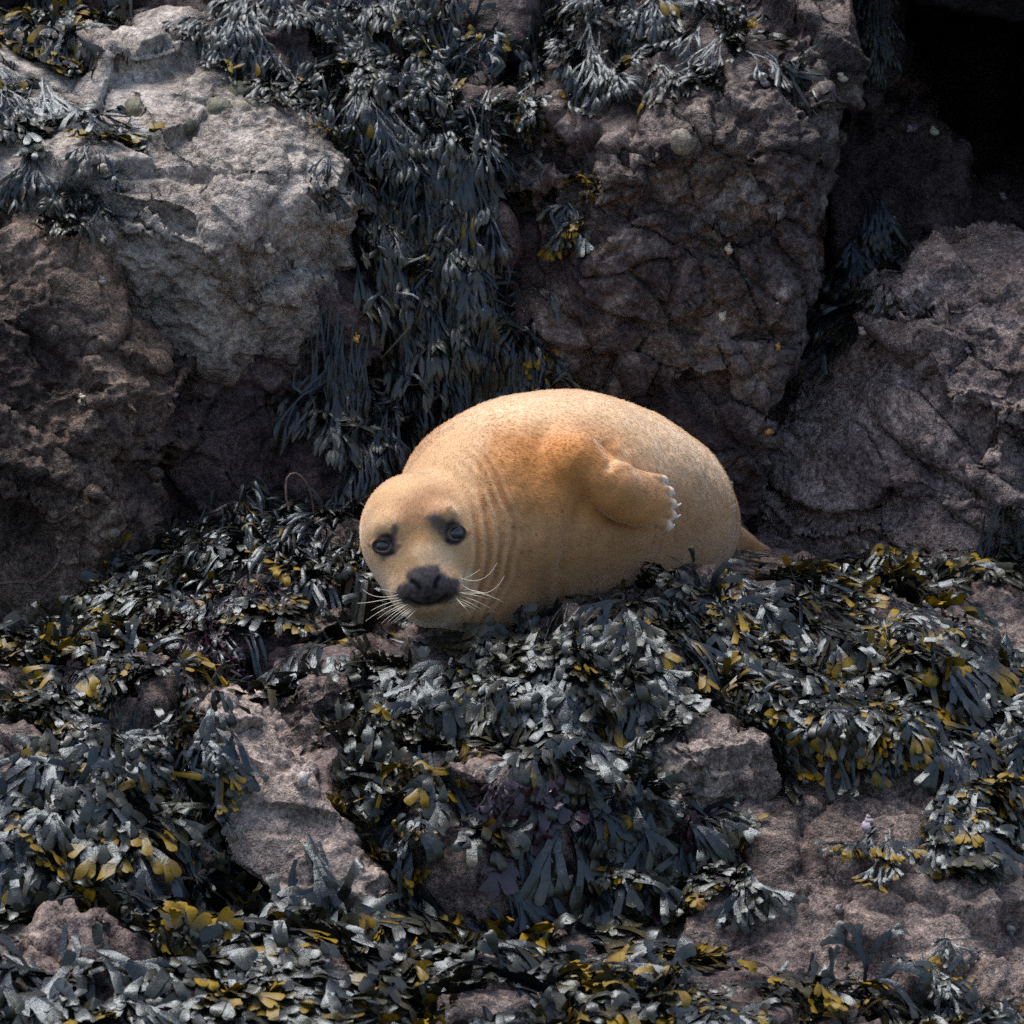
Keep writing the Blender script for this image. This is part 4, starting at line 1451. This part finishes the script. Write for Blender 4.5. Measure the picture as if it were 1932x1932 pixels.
SH = {'pale': shell_material('pale_shell', (0.56, 0.50, 0.45), (0.30, 0.24, 0.21)),
      'cream': shell_material('cream_shell', (0.66, 0.58, 0.44), (0.42, 0.33, 0.22)),
      'orange': shell_material('orange_shell', (0.62, 0.33, 0.07), (0.38, 0.16, 0.03)),
      'grey': shell_material('grey_shell', (0.26, 0.235, 0.23), (0.12, 0.10, 0.10)),
      'pink': shell_material('mauve_shell', (0.44, 0.36, 0.40), (0.24, 0.18, 0.21)),
      'limpet': shell_material('algae_limpet', (0.17, 0.155, 0.095), (0.045, 0.052, 0.025)),
      'limpet_tan': shell_material('tan_limpet', (0.27, 0.225, 0.16), (0.10, 0.08, 0.055))}


def whelk_arrays():
    """spiral shell of unit size, apex along +Z"""
    vs, fs = [], []
    turns, nt_, seg = 3.0, 40, 10
    for i in range(nt_ + 1):
        t = i / nt_
        th = t * turns * 2 * math.pi
        g = 0.10 * math.exp(2.25 * t)
        R, r = g * 0.52, g * 0.60
        z = 1.0 - 1.35 * t ** 1.7
        for k in range(seg):
            ph = 2 * math.pi * k / seg
            rad = R + r * math.cos(ph)
            vs.append((rad * math.cos(th), rad * math.sin(th), z + r * 1.15 * math.sin(ph)))
    for i in range(nt_):
        for k in range(seg):
            fs.append((i * seg + k, (i + 1) * seg + k, (i + 1) * seg + (k + 1) % seg, i * seg + (k + 1) % seg))
    v = np.array(vs)
    v[:, 2] += 0.35
    return v * 0.72, np.array(fs)


def limpet_arrays():
    seg = 26
    prof = [(1.02, -0.25), (1.0, 0.0), (0.86, 0.14), (0.62, 0.30), (0.34, 0.43), (0.12, 0.50), (0.001, 0.51)]
    v, f = lathe(prof, seg)
    a = np.arctan2(v[:, 1], v[:, 0])
    rib = 1 + 0.05 * np.sign(np.sin(a * 13)) * (np.hypot(v[:, 0], v[:, 1]) > 0.3) + 0.05 * np.sin(a * 3 + 1)
    v[:, 0] *= rib
    v[:, 1] *= rib * 0.88
    return v, f


wv, wf = whelk_arrays()
lv, lf_ = limpet_arrays()
SHELL_ME = {}


def shell(kind, colour, u, v, size, label, group, spin=None):
    key = (kind, colour)
    if key not in SHELL_ME:
        me = np_mesh(kind, *((wv, wf) if kind == 'sea_snail' else (lv, lf_)))
        me.materials.append(SH[colour])
        SHELL_ME[key] = me
    h, n, i, d = rock_bvh.ray_cast(CAM, ray_dir(u, v))
    if h is None:
        return
    n = (n + TOCAM * 0.6).normalized()
    o = bpy.data.objects.new(kind, SHELL_ME[key])
    C.objects.link(o)
    s = size * PX * 1.35
    rnd = random.Random(int(u * 7 + v))
    if kind == 'sea_snail':
        up = Vector((rnd.gauss(0, 1), 0, rnd.gauss(0.6, 0.8)))
        ax = up - n * up.dot(n)
        ax = (ax.normalized() + n * 0.35).normalized() if ax.length > 1e-3 else n
        o.rotation_euler = ax.to_track_quat('Z', 'Y').to_euler()
        o.location = h + n * s * 0.45
    else:
        q = n.to_track_quat('Z', 'Y')
        o.rotation_euler = q.to_euler()
        o.location = h
    o.scale = (s, s, s)
    tag(o, label, 'limpet' if kind == 'limpet' else 'sea snail', group)


G1, G2 = 'sea snails scattered on the rocks', 'limpets on the rocks'
for a in (
    ('limpet', 'limpet', 257, 208, 24, 'large green-crusted limpet, leftmost on the pale boulder'),
    ('limpet', 'limpet', 411, 205, 21, 'dark green limpet in the middle of the pale boulder'),
    ('limpet', 'limpet', 448, 166, 20, 'olive limpet nearest the pale boulder\'s top edge'),
    ('limpet', 'limpet', 357, 240, 17, 'small dark limpet, lowest on the pale boulder'),
    ('limpet', 'limpet_tan', 457, 207, 21, 'tan limpet touching a dark green limpet on the pale boulder'),
    ('limpet', 'limpet', 527, 184, 20, 'olive limpet at pale boulder\'s right shoulder by the weed'),
    ('limpet', 'limpet_tan', 1292, 268, 22, 'big tan limpet on the buttress\'s pale upper face'),
    ('limpet', 'limpet_tan', 215, 1005, 9, 'tiny pale limpet on the brown left rock face'),
):
    shell(a[0], a[1], a[2], a[3], a[4], a[5], G2)
for c, u, v, s, lab in (
    ('cream', 194, 311, 15, 'cream snail low on the pale boulder near the hanging weed'),
    ('cream', 511, 468, 14, 'peach snail on dark rock under the pale boulder'),
    ('cream', 200, 455, 9, 'tiny pale snail above the small dark tuft at left'),
    ('grey', 193, 534, 11, 'grey snail just below the small dark tuft at left'),
    ('cream', 161, 760, 13, 'pale snail under the overhang of the left rock face'),
    ('pink', 327, 745, 12, 'mauve snail on dark rock right of the brown face'),
    ('orange', 676, 642, 11, 'tan snail beside the trailing strands behind the seal'),
    ('pink', 318, 60, 9, 'tiny mauve snail near the pale boulder\'s top'),
    ('pink', 1463, 140, 14, 'upper mauve snail of three beside the top canopy'),
    ('pink', 1483, 153, 15, 'right mauve snail of three beside the top canopy'),
    ('pink', 1442, 155, 12, 'left mauve snail of three beside the top canopy'),
    ('cream', 1590, 143, 13, 'cream snail high on the buttress\'s right arris'),
    ('grey', 1240, 330, 9, 'small grey snail below the big tan limpet'),
    ('cream', 1367, 475, 13, 'white snail high on the dark buttress face'),
    ('cream', 1359, 601, 13, 'cream snail in the middle of the dark buttress face'),
    ('cream', 1469, 567, 9, 'small cream snail on buttress edge beside the gully'),
    ('orange', 1463, 660, 10, 'small orange snail on buttress edge beside the gully'),
    ('orange', 1447, 810, 10, 'ochre snail on buttress edge above the seal\'s rump'),
    ('cream', 1377, 904, 12, 'cream snail just above the seal\'s rump'),
    ('grey', 1481, 880, 8, 'tiny grey snail right of the seal\'s rump'),
    ('cream', 1762, 247, 12, 'cream snail on the dim mound below the cave'),
    ('pink', 1720, 240, 14, 'mauve snail on the dim mound below the cave'),
    ('pink', 1895, 374, 11, 'mauve snail at right edge under the cave'),
    ('pale', 1684, 420, 14, 'pale snail in the gully above the right boulder'),
    ('pale', 1633, 622, 11, 'pale snail at the bottom of the dark gully'),
    ('pink', 1830, 660, 9, 'small mauve snail on the right boulder\'s upper face'),
    ('pale', 563, 1478, 20, 'large white snail on the pale slab\'s upper right edge'),
    ('pale', 1020, 1616, 18, 'pale pink snail lying below the dark red dulse'),
    ('pale', 1060, 1672, 18, 'white pointed snail upright on bare rock low centre'),
    ('pale', 1185, 1675, 16, 'pinkish snail right of the white pointed snail'),
    ('orange', 1322, 1708, 15, 'bright orange snail on bare rock low centre'),
    ('grey', 1246, 1775, 20, 'big grey snail just above the foreground weed'),
    ('pink', 1645, 1562, 18, 'mauve-white snail on the lower right rock'),
    ('grey', 1578, 1717, 12, 'upper grey snail of a close pair at lower right'),
    ('grey', 1590, 1748, 15, 'lower grey snail of a close pair at lower right'),
    ('grey', 1905, 1745, 15, 'grey snail near the right edge low down'),
    ('pink', 1190, 1447, 8, 'tiny pink snail on the pale wrack spray'),
):
    shell('sea_snail', c, u, v, s, lab, G1)
